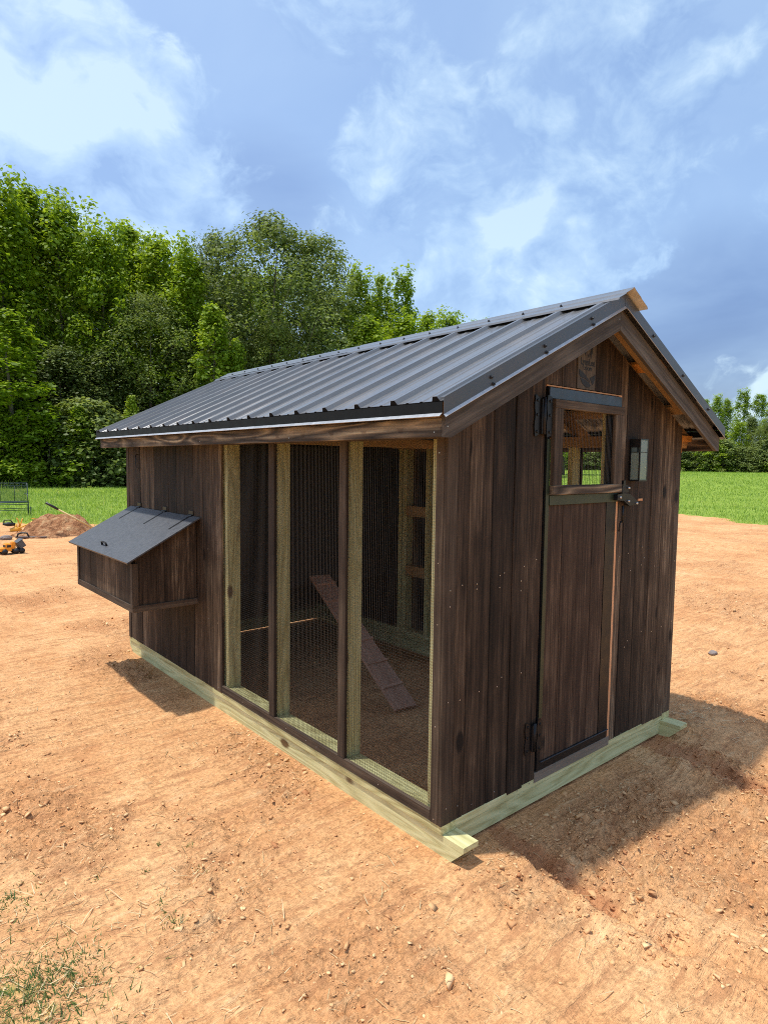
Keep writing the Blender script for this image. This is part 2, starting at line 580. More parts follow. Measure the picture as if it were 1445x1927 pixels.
def ctrmesh(name, v, f, material, parent=None, smooth=False):
    v = np.asarray(v, float)
    ctr = (v.min(0) + v.max(0)) / 2
    me = pydata(name, v - ctr, f)
    o = link(name, me, material)
    place(o, parent, Matrix.Translation(ctr))
    if smooth:
        for p in me.polygons: p.use_smooth = True
    return o


def tube_geo(pts, radii, seg=6, v=None, f=None, cap=True):
    v = [] if v is None else v
    f = [] if f is None else f
    pts = [Vector(p) for p in pts]
    base = len(v)
    prev = None
    for i, p in enumerate(pts):
        d = (pts[min(i + 1, len(pts) - 1)] - pts[max(i - 1, 0)]).normalized()
        if prev is None:
            a = d.orthogonal().normalized()
        else:
            a = (prev - d * prev.dot(d)).normalized()
        prev = a
        b = d.cross(a)
        r = radii[i] if hasattr(radii, '__len__') else radii
        for k in range(seg):
            an = 2 * math.pi * k / seg
            v.append(tuple(p + a * (r * math.cos(an)) + b * (r * math.sin(an))))
    for i in range(len(pts) - 1):
        for k in range(seg):
            k2 = (k + 1) % seg
            f.append((base + i * seg + k, base + i * seg + k2, base + (i + 1) * seg + k2, base + (i + 1) * seg + k))
    if cap:
        f.append(tuple(base + k for k in range(seg - 1, -1, -1)))
        e = base + (len(pts) - 1) * seg
        f.append(tuple(e + k for k in range(seg)))
    return v, f


def tube(name, pts, radii, material, parent=None, seg=8):
    v, f = tube_geo(pts, radii, seg)
    return ctrmesh(name, v, f, material, parent, smooth=True)


def boxes_geo(bs):
    v, f = [], []
    for (x0, x1, y0, y1, z0, z1) in bs:
        k = len(v)
        v += [(x0, y0, z0), (x1, y0, z0), (x1, y1, z0), (x0, y1, z0), (x0, y0, z1), (x1, y0, z1), (x1, y1, z1), (x0, y1, z1)]
        f += [tuple(k + i for i in q) for q in ((0, 3, 2, 1), (4, 5, 6, 7), (0, 1, 5, 4), (1, 2, 6, 5), (2, 3, 7, 6), (3, 0, 4, 7))]
    return v, f


def prism(poly, axis, a0, a1):
    """extrude a polygon given in the two other axes (cyclic order) along axis"""
    v, f = [], []
    n = len(poly)
    for a in (a0, a1):
        for (p, q) in poly:
            if axis == 0: v.append((a, p, q))
            elif axis == 1: v.append((p, a, q))
            else: v.append((p, q, a))
    f.append(tuple(range(n)))
    f.append(tuple(range(2 * n - 1, n - 1, -1)))
    for i in range(n):
        j = (i + 1) % n
        f.append((i, i + n, j + n, j))
    return v, f


def numpy_mesh(name, verts, faces_flat, nper, attrs=None, smooth=False):
    """verts (N,3); faces_flat (M,nper)"""
    me = bpy.data.meshes.new(name)
    nv, nf = len(verts), len(faces_flat)
    me.vertices.add(nv)
    me.vertices.foreach_set('co', np.ascontiguousarray(verts, np.float32).ravel())
    me.loops.add(nf * nper)
    me.loops.foreach_set('vertex_index', np.ascontiguousarray(faces_flat, np.int32).ravel())
    me.polygons.add(nf)
    me.polygons.foreach_set('loop_start', np.arange(0, nf * nper, nper, dtype=np.int32))
    me.polygons.foreach_set('loop_total', np.full(nf, nper, np.int32))
    if smooth:
        me.polygons.foreach_set('use_smooth', np.ones(nf, bool))
    me.update(calc_edges=True)
    for k, a in (attrs or {}).items():
        at = me.attributes.new(k, 'FLOAT', 'POINT')
        at.data.foreach_set('value', np.ascontiguousarray(a, np.float32))
    return me


# ------------------------------------------------------------------ noise on arrays
def _hash(ix, iy, seed):
    h = (ix.astype(np.int64) * 374761393 + iy.astype(np.int64) * 668265263 + seed * 974634777) & 0xffffffff
    h = ((h ^ (h >> 13)) * 1274126177) & 0xffffffff
    h = h ^ (h >> 16)
    return (h & 0xffff) / 65535.0


def vnoise(x, y, seed=0):
    ix = np.floor(x); iy = np.floor(y)
    fx = x - ix; fy = y - iy
    fx = fx * fx * fx * (fx * (fx * 6 - 15) + 10); fy = fy * fy * fy * (fy * (fy * 6 - 15) + 10)
    a = _hash(ix, iy, seed); b = _hash(ix + 1, iy, seed); c = _hash(ix, iy + 1, seed); d = _hash(ix + 1, iy + 1, seed)
    return (a + (b - a) * fx) * (1 - fy) + (c + (d - c) * fx) * fy


def fbm(x, y, oct=4, seed=0, gain=0.5):
    s = 0; a = 1; tot = 0
    for k in range(oct):
        cs, sn = math.cos(0.6 * k + .3), math.sin(0.6 * k + .3)
        f = 2.03 ** k
        s = s + a * vnoise((x * cs - y * sn) * f + 17.3 * k, (x * sn + y * cs) * f - 9.1 * k, seed + k)
        tot += a; a *= gain
    return s / tot


def sstep(a, b, x):
    t = np.clip((x - a) / (b - a), 0, 1)
    return t * t * (3 - 2 * t)


W, L = 2.01, 3.71


def seg_dist(x, y, ax, ay, bx, by):
    dx, dy = bx - ax, by - ay
    t = np.clip(((x - ax) * dx + (y - ay) * dy) / (dx * dx + dy * dy), 0, 1)
    return np.hypot(x - ax - t * dx, y - ay - t * dy), t


RUTS = [((.35, .02), (.30, -.30)), ((.30, -.30), (.25, -.62)), ((.25, -.62), (.28, -.85)), ((.28, -.85), (.40, -1.25))]
RUT2 = [((1.80, -.02), (1.72, -.35)), ((1.72, -.35), (1.60, -.75))]
TRACK = [((-.10, .20), (-.17, -.25)), ((-.17, -.25), (-.17, -.62)), ((-.17, -.62), (-.10, -1.3))]


def grass_mask(x, y):
    r = np.hypot(x, y)
    az = np.degrees(np.arctan2(x, y))
    rb = np.interp(az, [-180, -60, -10, 4, 8, 12, 30, 60, 70, 76, 90, 180], [30, 30, 22, 17.0, 16.2, 16.4, 19, 20.8, 20.4, 19.2, 20, 30])
    rb = rb + (fbm(x * 0.55, y * 0.55, 5, 41, .6) - 0.5) * 4.5
    g = sstep(-0.9, 0.9, r - rb)
    # half-buried weedy patch in the near left corner
    for (px, py, pr, s) in ((-1.44, .36, .16, .9), (-1.52, .26, .20, 1.0), (-1.36, .30, .10, .7), (-1.42, .80, .13, .6), (-1.52, .72, .13, .7)):
        d = np.hypot(x - px, y - py) / pr
        g = np.maximum(g, s * 0.40 * (1 - sstep(0.4, 1.2, d + (fbm(x * 14, y * 14, 3, 5) - .5) * 0.9)))
    return g


def ground_fields(x, y):
    r = np.hypot(x, y)
    az = np.degrees(np.arctan2(x + 1.83, y + 1.757))
    far = 1.05 * sstep(24, 95, r) * sstep(42, 58, az) * (1 - sstep(100, 140, az))
    near = 1 - sstep(9, 24, r)
    crumb = sstep(0.50, 0.66, fbm(x * 1.25 + 3.1, y * 1.25 - 1.7, 4, 3))
    # parallel grader / skid marks: soft ridges running along the coop and across it
    u = x * 0.97 + y * 0.24
    strata = (fbm(x * 0.9 + y * 0.1, y * 5.0 - x * 0.7, 3, 12) - 0.5)
    h = (fbm(x * 0.5, y * 0.5, 3, 1) - 0.5) * 0.05 * sstep(0.0, 3.0, r)
    h = h + near * ((fbm(x * 2.6, y * 2.6, 3, 21) - 0.5) * 0.030 + strata * 0.045 * sstep(.2, 2.0, r))
    f2 = fbm(x * 9, y * 9, 4, 31, 0.6)
    h = h + near * (f2 - 0.5) * (0.012 + 0.035 * crumb)
    lump = np.abs(fbm(x * 22, y * 22, 3, 51, 0.55) - 0.5)
    h = h + near * (0.16 - lump) * (0.03 + 0.13 * crumb) * 0.55
    h = h + near * (fbm(x * 60, y * 60, 2, 77) - 0.5) * 0.008 * (0.5 + crumb)
    moist = np.zeros_like(x)
    for (a, b) in RUTS:
        d, t = seg_dist(x, y, *a, *b)
        d = d + (fbm(x * 7, y * 7, 3, 61) - .5) * 0.05
        h = h - 0.020 * (1 - sstep(0.0, 0.05, d)) + 0.016 * np.exp(-((d - .09) / .03) ** 2) * fbm(x * 15, y * 15, 3, 64) * 1.6
        moist = np.maximum(moist, (.95 if a[1] > -.5 else .45) * (1 - sstep(0.02, 0.09, d)))
    for (a, b) in RUT2:
        d, t = seg_dist(x, y, *a, *b)
        d = d + (fbm(x * 6, y * 6, 3, 63) - .5) * 0.10
        h = h - 0.022 * (1 - sstep(0.0, 0.08, d)) + 0.022 * np.exp(-((d - .14) / .05) ** 2) * fbm(x * 15, y * 15, 3, 65) * 1.6
        moist = np.maximum(moist, 0.95 * (1 - sstep(0.05, 0.20, d)))
    for (a, b) in TRACK:                      # smooth tyre lane
        d, t = seg_dist(x, y, *a, *b)
        k = 1 - sstep(0.04, 0.12, d)
        h = h * (1 - 0.75 * k) - 0.010 * k
        crumb = crumb * (1 - k)
        h = h + 0.016 * np.exp(-((d - .14) / .03) ** 2) * (fbm(x * 12, y * 12, 3, 66))
    # churned soil in front of the door end
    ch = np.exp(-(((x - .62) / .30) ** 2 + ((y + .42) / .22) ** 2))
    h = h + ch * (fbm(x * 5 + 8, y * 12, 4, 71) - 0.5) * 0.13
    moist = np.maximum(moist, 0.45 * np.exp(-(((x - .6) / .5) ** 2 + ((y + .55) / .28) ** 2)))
    # spoil thrown up round the far skid end
    h = h + 0.055 * np.exp(-(((x - 2.22) / .22) ** 2 + ((y + .02) / .20) ** 2)) * (0.5 + fbm(x * 8, y * 8, 3, 81))
    # bearing line of the skids and the sheltered floor
    ins = (1 - sstep(0.0, 0.10, np.maximum(np.maximum(-x + .0, x - W), np.maximum(-y - .14, y - L))))
    h = h * (1 - 0.85 * ins) - 0.004 * ins
    for sx in (.057, 1.945):
        dd = np.maximum(np.abs(x - sx) - .045, np.maximum(-y - .06, y - L))
        h = h + (0.0 - h) * (1 - sstep(0.0, 0.05, dd)) * 0.9
    # tread ribs left by a tracked machine
    for (cx, cy, ang, ln, wd) in ((-.72, .42, .75, .42, .10), (-.50, .74, .9, .30, .09), (-.95, .95, .8, .35, .10), (-.42, -.02, .55, .3, .09)):
        ca, sa = math.cos(ang), math.sin(ang)
        uu = (x - cx) * ca + (y - cy) * sa; vv = -(x - cx) * sa + (y - cy) * ca
        k = (1 - sstep(.6, 1.0, np.abs(uu) / (ln / 2))) * (1 - sstep(.6, 1.0, np.abs(vv) / (wd / 2)))
        h = h * (1 - 0.6 * k) + k * (0.006 * np.sin(uu * 2 * math.pi / 0.032 + vv * 14) - .006)
        crumb = crumb * (1 - .5 * k)
    return h + far, moist, crumb


def axis_lines(lo, hi, step, grow, far):
    core = np.arange(lo, hi + step / 2, step)
    s, p, up = step, hi, []
    while p < far:
        s *= grow; p += s; up.append(p)
    s, p, dn = step, lo, []
    while p > -far:
        s *= grow; p -= s; dn.append(p)
    return np.concatenate([np.array(dn[::-1]), core, np.array(up)])


def build_ground():
    xs = axis_lines(-2.1, 2.7, 0.0165, 1.026, 600)
    ys = axis_lines(-1.45, 2.6, 0.0165, 1.026, 600)
    X, Y = np.meshgrid(xs, ys)
    x, y = X.ravel(), Y.ravel()
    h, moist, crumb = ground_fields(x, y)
    g = grass_mask(x, y)
    nx, ny = len(xs), len(ys)
    idx = np.arange(nx * ny).reshape(ny, nx)
    f = np.stack([idx[:-1, :-1].ravel(), idx[:-1, 1:].ravel(), idx[1:, 1:].ravel(), idx[1:, :-1].ravel()], 1)
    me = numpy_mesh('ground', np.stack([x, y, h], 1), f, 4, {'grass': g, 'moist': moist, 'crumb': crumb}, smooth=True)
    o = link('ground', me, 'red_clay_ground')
    tag(o, kind='structure')


build_ground()


def gz(x, y):
    return float(ground_fields(np.array([float(x)]), np.array([float(y)]))[0][0])


# pixel -> world on the ground, from the camera above (used only to place background things)
CAM_M = Euler(cam.rotation_euler, 'XYZ').to_matrix()


def ray(px, py):
    d = CAM_M @ Vector(((px - 722.5) / 1199.2, -(py - 963.5) / 1199.2, -1))
    return d


def ground_at(px, py, z=0.0):
    d = ray(px, py)
    t = (z - cam.location.z) / d.z
    return cam.location + d * t


def along(px, dist):
    """point on the level at horizontal distance dist in the direction of column px"""
    d = ray(px, 870)
    d.z = 0
    d.normalize()
    p = Vector((cam.location.x, cam.location.y, 0)) + d * dist
    p.z = gz(p.x, p.y)
    return p


# ------------------------------------------------------------------ the chicken coop
coop = empty('chicken_coop', (0, 0, 0))
tag(coop, 'dark brown wooden chicken coop with metal roof, wire mesh side and door', 'chicken coop')
PARENT_M['chicken_coop'] = Matrix.Identity(4)
SL = 0.478                                   # roof pitch


def zc(z):
    return z + Z0


def roof_z(x):
    """top of the roof pans"""
    xx = x if x <= W / 2 else W - x
    return zc(1.725 + SL * (xx + .19))


def B(name, x0, x1, y0, y1, z0, z1, material, parent=coop, c=0.003):
    return box(name, (x0, x1, y0, y1, zc(z0), zc(z1)), material, parent, c)


# skids with angled noses
for xs_ in (.012, 1.905):
    poly = [(-.118, -.04), (-.118, -.062), (-.045, -.134), (L - .06, -.134), (L + .02, -.075), (L + .02, -.04)]
    v, f = prism([(p, zc(q)) for p, q in poly], 0, xs_, xs_ + .089)
    o = ctrmesh('skid', v, f, 'treated_pine')
    # turn the mesh so that its grain runs along local X
    R = Matrix.Rotation(math.radians(90), 4, 'Z')
    o.data.transform(R.inverted())
    ctr = o.matrix_basis.translation.copy()
    place(o, coop, Matrix.Translation(ctr) @ R)
# sill plates and rim joists
B('sill_plate', .004, .093, .0, L, -.0385, .0, 'treated_pine')
B('sill_plate', W - .093, W - .004, .0, L, -.0385, .0, 'treated_pine')
B('sill_plate', .094, W - .094, .003, .09, -.0385, .0, 'treated_pine')
B('sill_plate', .094, W - .094, L - .09, L - .003, -.0385, .0, 'treated_pine')
B('rim_joist', .1025, 1.904, .007, .045, -.122, -.039, 'treated_pine')
B('rim_joist', .1025, 1.904, L - .045, L - .007, -.121, -.039, 'treated_pine')

TW = zc(1.66)
# corner trims
B('corner_trim', 0, .018, .0185, .066, .0, 1.66, 'charred_trim')
B('corner_trim', 0, .066, 0, .018, .0, 1.74, 'charred_trim')
B('corner_trim', W - .060, W, 0, .018, .0, 1.74, 'charred_trim')
B('corner_trim', W - .018, W, .0185, .066, .0, 1.66, 'charred_trim')
B('corner_trim', 0, .018, L - .060, L - .0005, .0, 1.66, 'charred_trim')
B('corner_trim', W - .018, W, L - .060, L - .0005, .0, 1.66, 'charred_trim')

# mesh side: rail, mullions, studs behind them, plates, mesh
OPEN0, OPEN1 = .066, 1.975
MULL = [(.662, .720), (1.322, 1.384)]
for side in (0, 1):
    def X(a, b):
        return (a, b) if side == 0 else (W - b, W - a)
    B('bottom_rail', *X(0, .018), .0665, OPEN1, .0, .048, 'charred_trim')
    for (a, b) in MULL:
        B('mullion', *X(-.001, .017), a, b, .0485, 1.66, 'charred_trim')
    # studs: narrow edge outward
    for (a, b) in ((.672, .710), (1.333, 1.371), (1.925, 1.963), (.0665, .1045)):
        B('stud', *X(.0225, .1115), a, b, .0405, 1.62, 'treated_pine')
    B('head_trim', *X(.0005, .0175), .0665, OPEN1, 1.602, 1.66, 'charred_trim') if False else None
    B('bottom_plate', *X(.0225, .1115), .105, 1.924, .0008, .040, 'treated_pine')
    B('top_plate', *X(.0225, .1115), .02, L - .02, 1.621, 1.69, 'rafter_pine')
    for (a, b) in ((.0665, .6615), (.7205, 1.3215), (1.3845, 1.9745)):
        B('head_trim', *X(.0005, .0175), a, b, 1.600, 1.66, 'charred_trim')
    # solid henhouse section of the wall
    y = 1.9755
    ys_ = [1.9755, 2.10, 2.245, 2.39, 2.53, 2.675, 2.82, 2.96, 3.105, 3.25, 3.39, 3.535, L - .0605]
    for a, b in zip(ys_[:-1], ys_[1:]):
        xa, xb = X(.003, .021)
        g = random.uniform(.0015, .0042)
        o = board('siding_board', ((xa + xb) / 2, (a + b) / 2, zc(.0 + random.uniform(-.004, .003))), ((xa + xb) / 2, (a + b) / 2, TW), (1, 0, 0),
                  b - a - g, .018, 'charred_siding', coop, jit=.0016, c=.003)
    for (a, b) in ((2.31, 2.348), (2.372, 2.41), (3.0, 3.038), (3.6, 3.638)):
        B('stud', *X(.0225, .1115), a, b, .0405, 1.62, 'treated_pine')
    B('bottom_plate', *X(.0225, .1115), 1.964, L - .02, .0008, .040, 'treated_pine')
    B('stud', *X(.0225, .1115), 2.035, 2.073, .0405, 1.62, 'treated_pine')
    for z_ in (.57, 1.09):
        B('blocking', *X(.0225, .1115), 2.0735, 2.3095, z_ - .045, z_ + .045, 'rafter_pine')


def wire_panel(name, plane, u0, u1, v0, v1, pos, parent, pitch=.0127, r=.00075):
    """welded wire grid; plane 'x': u=y,v=z at x=pos ; plane 'y': u=x,v=z at y=pos"""
    v, f = [], []

    def wire(a, b):
        d = np.array(b) - np.array(a)
        k = len(v)
        up = 2 if abs(d[2]) < 1e-6 else None
        if plane == 'x':
            e1 = np.array((1, 0, 0)); e2 = np.array((0, 0, 1)) if up == 2 else np.array((0, 1, 0))
        else:
            e1 = np.array((0, 1, 0)); e2 = np.array((0, 0, 1)) if up == 2 else np.array((1, 0, 0))
        for q in (a, b):
            for s in ((1, 0), (0, 1), (-1, 0), (0, -1)):
                v.append(tuple(np.array(q) + e1 * s[0] * r + e2 * s[1] * r))
        for i in range(4):
            j = (i + 1) % 4
            f.append((k + i, k + j, k + 4 + j, k + 4 + i))
    n = int((u1 - u0) / pitch); m_ = int((v1 - v0) / pitch)
    for i in range(n + 1):
        u = u0 + i * pitch
        wv = .0010 * math.sin(i * 1.7)
        wire((pos, u, v0) if plane == 'x' else (u, pos, v0), (pos, u + wv, v1) if plane == 'x' else (u + wv, pos, v1))
    for j in range(m_ + 1):
        w_ = v0 + j * pitch
        dz = .0010 * math.sin(j * 2.3)
        wire((pos + r, u0, w_) if plane == 'x' else (u0, pos + r, w_), (pos + r, u1, w_ + dz) if plane == 'x' else (u1, pos + r, w_ + dz))
    return ctrmesh(name, v, f, 'mesh_wire', parent)


spans = [(.067, .690), (.692, 1.352), (1.354, 1.974)]
for (a, b) in spans:
    wire_panel('wire_mesh', 'x', a, b, zc(.004), zc(1.655), .0202, coop)
    wire_panel('wire_mesh', 'x', a, b, zc(.004), zc(1.655), W - .0202, coop)

# gable siding
DOOR0, DOOR1, DOORT = .644, 1.302, 1.868


def gable_top(x):
    return roof_z(x) - .085


def gable_boards(edges, z0, yf, yb, pale=None):
    for a, b in zip(edges[:-1], edges[1:]):
        m = (a + b) / 2
        g = random.uniform(.0015, .0042)
        w_ = b - a - g
        zb = zc(z0) + (random.uniform(-.010, .004) if z0 == 0 else 0)
        # board width axis: n x length = (0,-1,0) x (0,0,1) = (-1,0,0)
        zt = gable_top(m)
        slope = SL if m < W / 2 else -SL
        if a < W / 2 < b:
            slope = 0; zt = gable_top(a if W / 2 - a > b - W / 2 else b)
        board('siding_board', (m, (yf + yb) / 2, zb), (m, (yf + yb) / 2, zt), (0, -1, 0), w_, abs(yb - yf), 'weathered_grey' if pale == a else 'charred_siding', coop,
              s1=-slope, jit=.0026, c=.003)


gable_boards([.0665, .138, .285, .430, .545, .644], 0.0, .003, .021)
gable_boards([1.303, 1.372, 1.517, 1.67, 1.80, W - .0605], 0.0, .003, .021)
gable_boards([.644, .765, .884, 1.045, 1.18, 1.303], 1.872, .003, .021, .884)
# far gable wall (seen only from inside, through the mesh)
gable_boards([.0, .2, .4, .6, .8, 1.0, 1.01, 1.21, 1.41, 1.61, 1.81, W], 0.0, L - .02, L - .002)
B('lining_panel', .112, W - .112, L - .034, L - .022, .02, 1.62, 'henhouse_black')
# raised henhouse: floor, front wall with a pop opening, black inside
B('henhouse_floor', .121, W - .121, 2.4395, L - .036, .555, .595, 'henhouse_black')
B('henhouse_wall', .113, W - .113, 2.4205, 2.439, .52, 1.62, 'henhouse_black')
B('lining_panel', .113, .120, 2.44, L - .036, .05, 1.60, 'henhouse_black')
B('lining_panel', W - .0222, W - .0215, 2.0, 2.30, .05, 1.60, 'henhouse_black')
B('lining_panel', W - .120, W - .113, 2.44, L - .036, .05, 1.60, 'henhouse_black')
B('cross_beam', .112, W - .112, 1.93, 1.968, 1.621, 1.69, 'rafter_pine')

# studs of the door end, inside
for (a, b) in ((.604, .642), (1.305, 1.343)):
    B('stud', a, b, .0225, .1115, .0405, 2.0, 'treated_pine')
B('bottom_plate', .1125, .603, .0225, .1115, .0008, .040, 'treated_pine')
B('bottom_plate', 1.344, W - .1125, .0225, .1115, .0008, .040, 'treated_pine')
B('door_header', .604, 1.343, .0225, .060, 1.872, 1.96, 'rafter_pine')
# raw cut edges round the door opening and the threshold
B('jamb_strip', 1.2815, 1.3022, .0005, .040, .031, 1.8675, 'raw_cedar', c=.001)
B('jamb_strip', .644, 1.294, .0015, .040, 1.8615, 1.8685, 'raw_cedar', c=.001)
B('threshold', .6365, 1.302, -.001, .090, -.020, .030, 'grey_threshold')

# rafters and purlins
for yy in (.03, .69, 1.35, 1.95, 2.6, 3.2, L - .07):
    for s in (0, 1):
        x0 = -.15 if s == 0 else W + .15
        p0 = Vector((x0, yy + .019, roof_z(-.15) - .092)); p1 = Vector((W / 2, yy + .019, roof_z(W / 2) - .092))
        board('rafter', p0, p1, (0, 1, 0), .085, .036, 'rafter_pine', coop)
for s in (0, 1):
    for xx in (.10, .52, .93):
        x_ = xx if s == 0 else W - xx
        nrm = Vector((-SL if s == 0 else SL, 0, 1)).normalized()
        z_ = roof_z(xx) - .030
        o = board('purlin', (x_, -.118, z_), (x_, L + .08, z_), nrm, .088, .019, 'rafter_pine' if not (s == 1 and xx == .52) else 'orange_pine', coop)
    # soffit strip under the gable overhang
    xa, xb = (.15, .95) if s == 0 else (W - .15, W - .95)
    za, zb = roof_z(.15) - .046, roof_z(.95) - .046
    board('soffit_strip', (xa, -.062, za), (xb, -.062, zb), Vector((-SL if s == 0 else SL, 0, 1)), .105, .009, 'rafter_pine', coop)
# eave blocks on the open right eave
B('eave_block', W + .002, W + .028, .010, .048, 1.585, 1.69, 'orange_pine')
B('eave_block', W + .029, W + .155, .010, .048, 1.655, 1.69, 'orange_pine')

# fascia and rake boards
YN, YF = -.144, L + .105
B('fascia_board', -.168, -.150, YN + .0185, YF - .0185, 1.596, 1.668, 'charred_fascia')
B('fascia_board', W + .150, W + .168, YN + .0185, YF - .0185, 1.596, 1.668, 'charred_fascia')
for yy in (YN, YF - .018):
    for s in (0, 1):
        def P(x, z):
            return ((x if s == 0 else W - x), zc(z))
        poly = [P(-.168, 1.596), P(-.145 + .055, 1.596 + .012), P(W / 2, 2.141), P(W / 2, 2.239), P(-.168, 1.678)]
        # horizontal seat cut at the tail
        poly = [P(-.168, 1.596), P(-.135, 1.596), P(W / 2 - .0008, 2.141), P(W / 2 - .0008, 2.239), P(-.168, 1.678)]
        if s == 1:
            poly = poly[::-1]
        v, f = prism(poly, 1, yy, yy + .018)
        o = ctrmesh('rake_board', v, f, 'grey_rake')
        ang = math.atan(SL) * (-1 if s == 0 else 1)
        R = Matrix.Rotation(ang, 4, 'Y')
        o.data.transform(R.inverted())
        ctr = o.matrix_basis.translation.copy()
        place(o, coop, Matrix.Translation(ctr) @ R)

# roof panels: ribbed sheet
RIB = .2286


def rib_profile(y0, y1):
    """list of (y, h)"""
    out = []
    k0 = math.floor((y0 + .12) / RIB) - 1
    pts = []
    for k in range(k0, k0 + 40):
        yc = -.118 + k * RIB
        pts += [(yc - .020, 0), (yc - .010, .0175), (yc + .010, .0175), (yc + .020, 0)]
        for q in (.076, .152):
            pts += [(yc + q - .010, 0), (yc + q - .005, .0032), (yc + q + .005, .0032), (yc + q + .010, 0)]

    def h(y):
        for (a, b) in zip(pts[:-1], pts[1:]):
            if a[0] <= y <= b[0]:
                return a[1] + (b[1] - a[1]) * (y - a[0]) / max(1e-9, b[0] - a[0])
        return 0
    out = [(y0, h(y0))] + [p for p in pts if y0 < p[0] < y1] + [(y1, h(y1))]
    return out


RX0, RX1 = -.190, W / 2 - .030
NL = Vector((-SL, 0, 1)).normalized()
panel_edges = [YN - .018, -.118 + 4 * RIB, -.118 + 8 * RIB, -.118 + 12 * RIB, -.118 + 16 * RIB, YF + .016]


def slope_pt(x, y, h, s):
    nx, nz = NL.x, NL.z
    px = x + nx * h
    pz = zc(1.725 + SL * (x + .19)) + nz * h
    return ((px if s == 0 else W - px), y, pz)


def lip(o, k=0):
    """same paint on the kicked-out hem, its sky reflection painted in paler"""
    o.data.materials.append(MATS['hem_sky_sheen'])
    zmin = min(v.co.z for v in o.data.vertices)
    for p in o.data.polygons:
        n = p.normal
        tilt = abs(n.x) if k == 0 else abs(n.y)
        if len(p.vertices) == 4 and .3 < tilt < .95 and (k == 2 or p.center.z < 0):
            p.material_index = 1


for s in (0, 1):
    for i, (a, b) in enumerate(zip(panel_edges[:-1], panel_edges[1:])):
        prof = rib_profile(a, b)
        v, f = [], []
        lift = .0
        for x in (RX0, RX1):
            for (y, h) in prof:
                v.append(slope_pt(x, y, h + lift, s))
            for (y, h) in prof:
                v.append(slope_pt(x, y, h + lift - .0012, s))
        n = len(prof)
        for j in range(n - 1):
            top = (j, j + 1, 2 * n + j + 1, 2 * n + j)
            bot = (n + j + 1, n + j, 3 * n + j, 3 * n + j + 1)
            e0 = (n + j, n + j + 1, j + 1, j)
            e1 = (2 * n + j, 2 * n + j + 1, 3 * n + j + 1, 3 * n + j)
            for q in (top, bot, e0, e1):
                f.append(q if s == 1 else q[::-1])
        ctrmesh('roof_panel', v, f, 'charcoal_roofing', coop)
    # foam closures under the ribs at the eave and under the ridge cap
    for (xa, xb, hcap, nm) in ((RX0 - .0015, RX0 + .02, None, 'eave_closure'), (W / 2 - .112, W / 2 - .095, .0205, 'ridge_closure')):
        v, f = [], []
        prof = rib_profile(YN - .01, YF + .008)
        for x in (xa, xb):
            for (y, h) in prof:
                hh = h - .0014 if hcap is None else hcap
                v.append(slope_pt(x, y, hh, s))
            for (y, h) in prof:
                v.append(slope_pt(x, y, -.004 if hcap is None else h + .0008, s))
        n = len(prof)
        for j in range(n - 1):
            if hcap is not None and prof[j][1] > .0185 and prof[j + 1][1] > .0185:
                pass
            f += [(j, j + 1, 2 * n + j + 1, 2 * n + j), (n + j + 1, n + j, 3 * n + j, 3 * n + j + 1),
                  (n + j, n + j + 1, j + 1, j), (2 * n + j, 2 * n + j + 1, 3 * n + j + 1, 3 * n + j)]
        ctrmesh(nm, v, f, 'black_foam', coop)
    # drip edge along the eave: black face with a kicked-out lip, sky sheen painted on
    xe = -.1935
    ftop, fbot = zc(1.7205), zc(1.681)

    def E(x, z):
        return ((x if s == 0 else W - x), z)
    poly = [E(xe, ftop), E(xe - .002, ftop), E(xe - .002, fbot), E(xe - .016, fbot - .012), E(xe - .015, fbot - .0135), E(xe, fbot - .0005)]
    if s == 1: poly = poly[::-1]
    for (ya, yb) in ((YN - .012, 1.42), (1.4205, YF + .014)):
        v, f = prism(poly, 1, ya, yb)
        o = ctrmesh('eave_trim', v, f, 'black_drip_edge', coop)
        lip(o)
    # rake trims at both ends: vertical face with a lip, folded over the panel
    for e in (0, 1):
        yo = YN - .020 if e == 0 else YF + .018
        sg = -1 if e == 0 else 1
        v, f = [], []
        sec = [(yo - sg * .020, .013), (yo, .013), (yo, -.044), (yo + sg * .010, -.053), (yo + sg * .009, -.0545), (yo - sg * .0015, -.045), (yo - sg * .0015, .0115), (yo - sg * .020, .0115)]
        for x in (RX0 - .006, W / 2 - .001):
            for (yy, hh) in sec:
                px, pz = x, zc(1.725 + SL * (x + .19)) + hh * 1.06
                v.append(((px if s == 0 else W - px), yy, pz))
        n = len(sec)
        f = [tuple(range(n)), tuple(range(2 * n - 1, n - 1, -1))]
        for j in range(n):
            k = (j + 1) % n
            f.append((j, j + n, k + n, k))
        lip(ctrmesh('rake_trim', v, f, 'charcoal_trim', coop), 2)

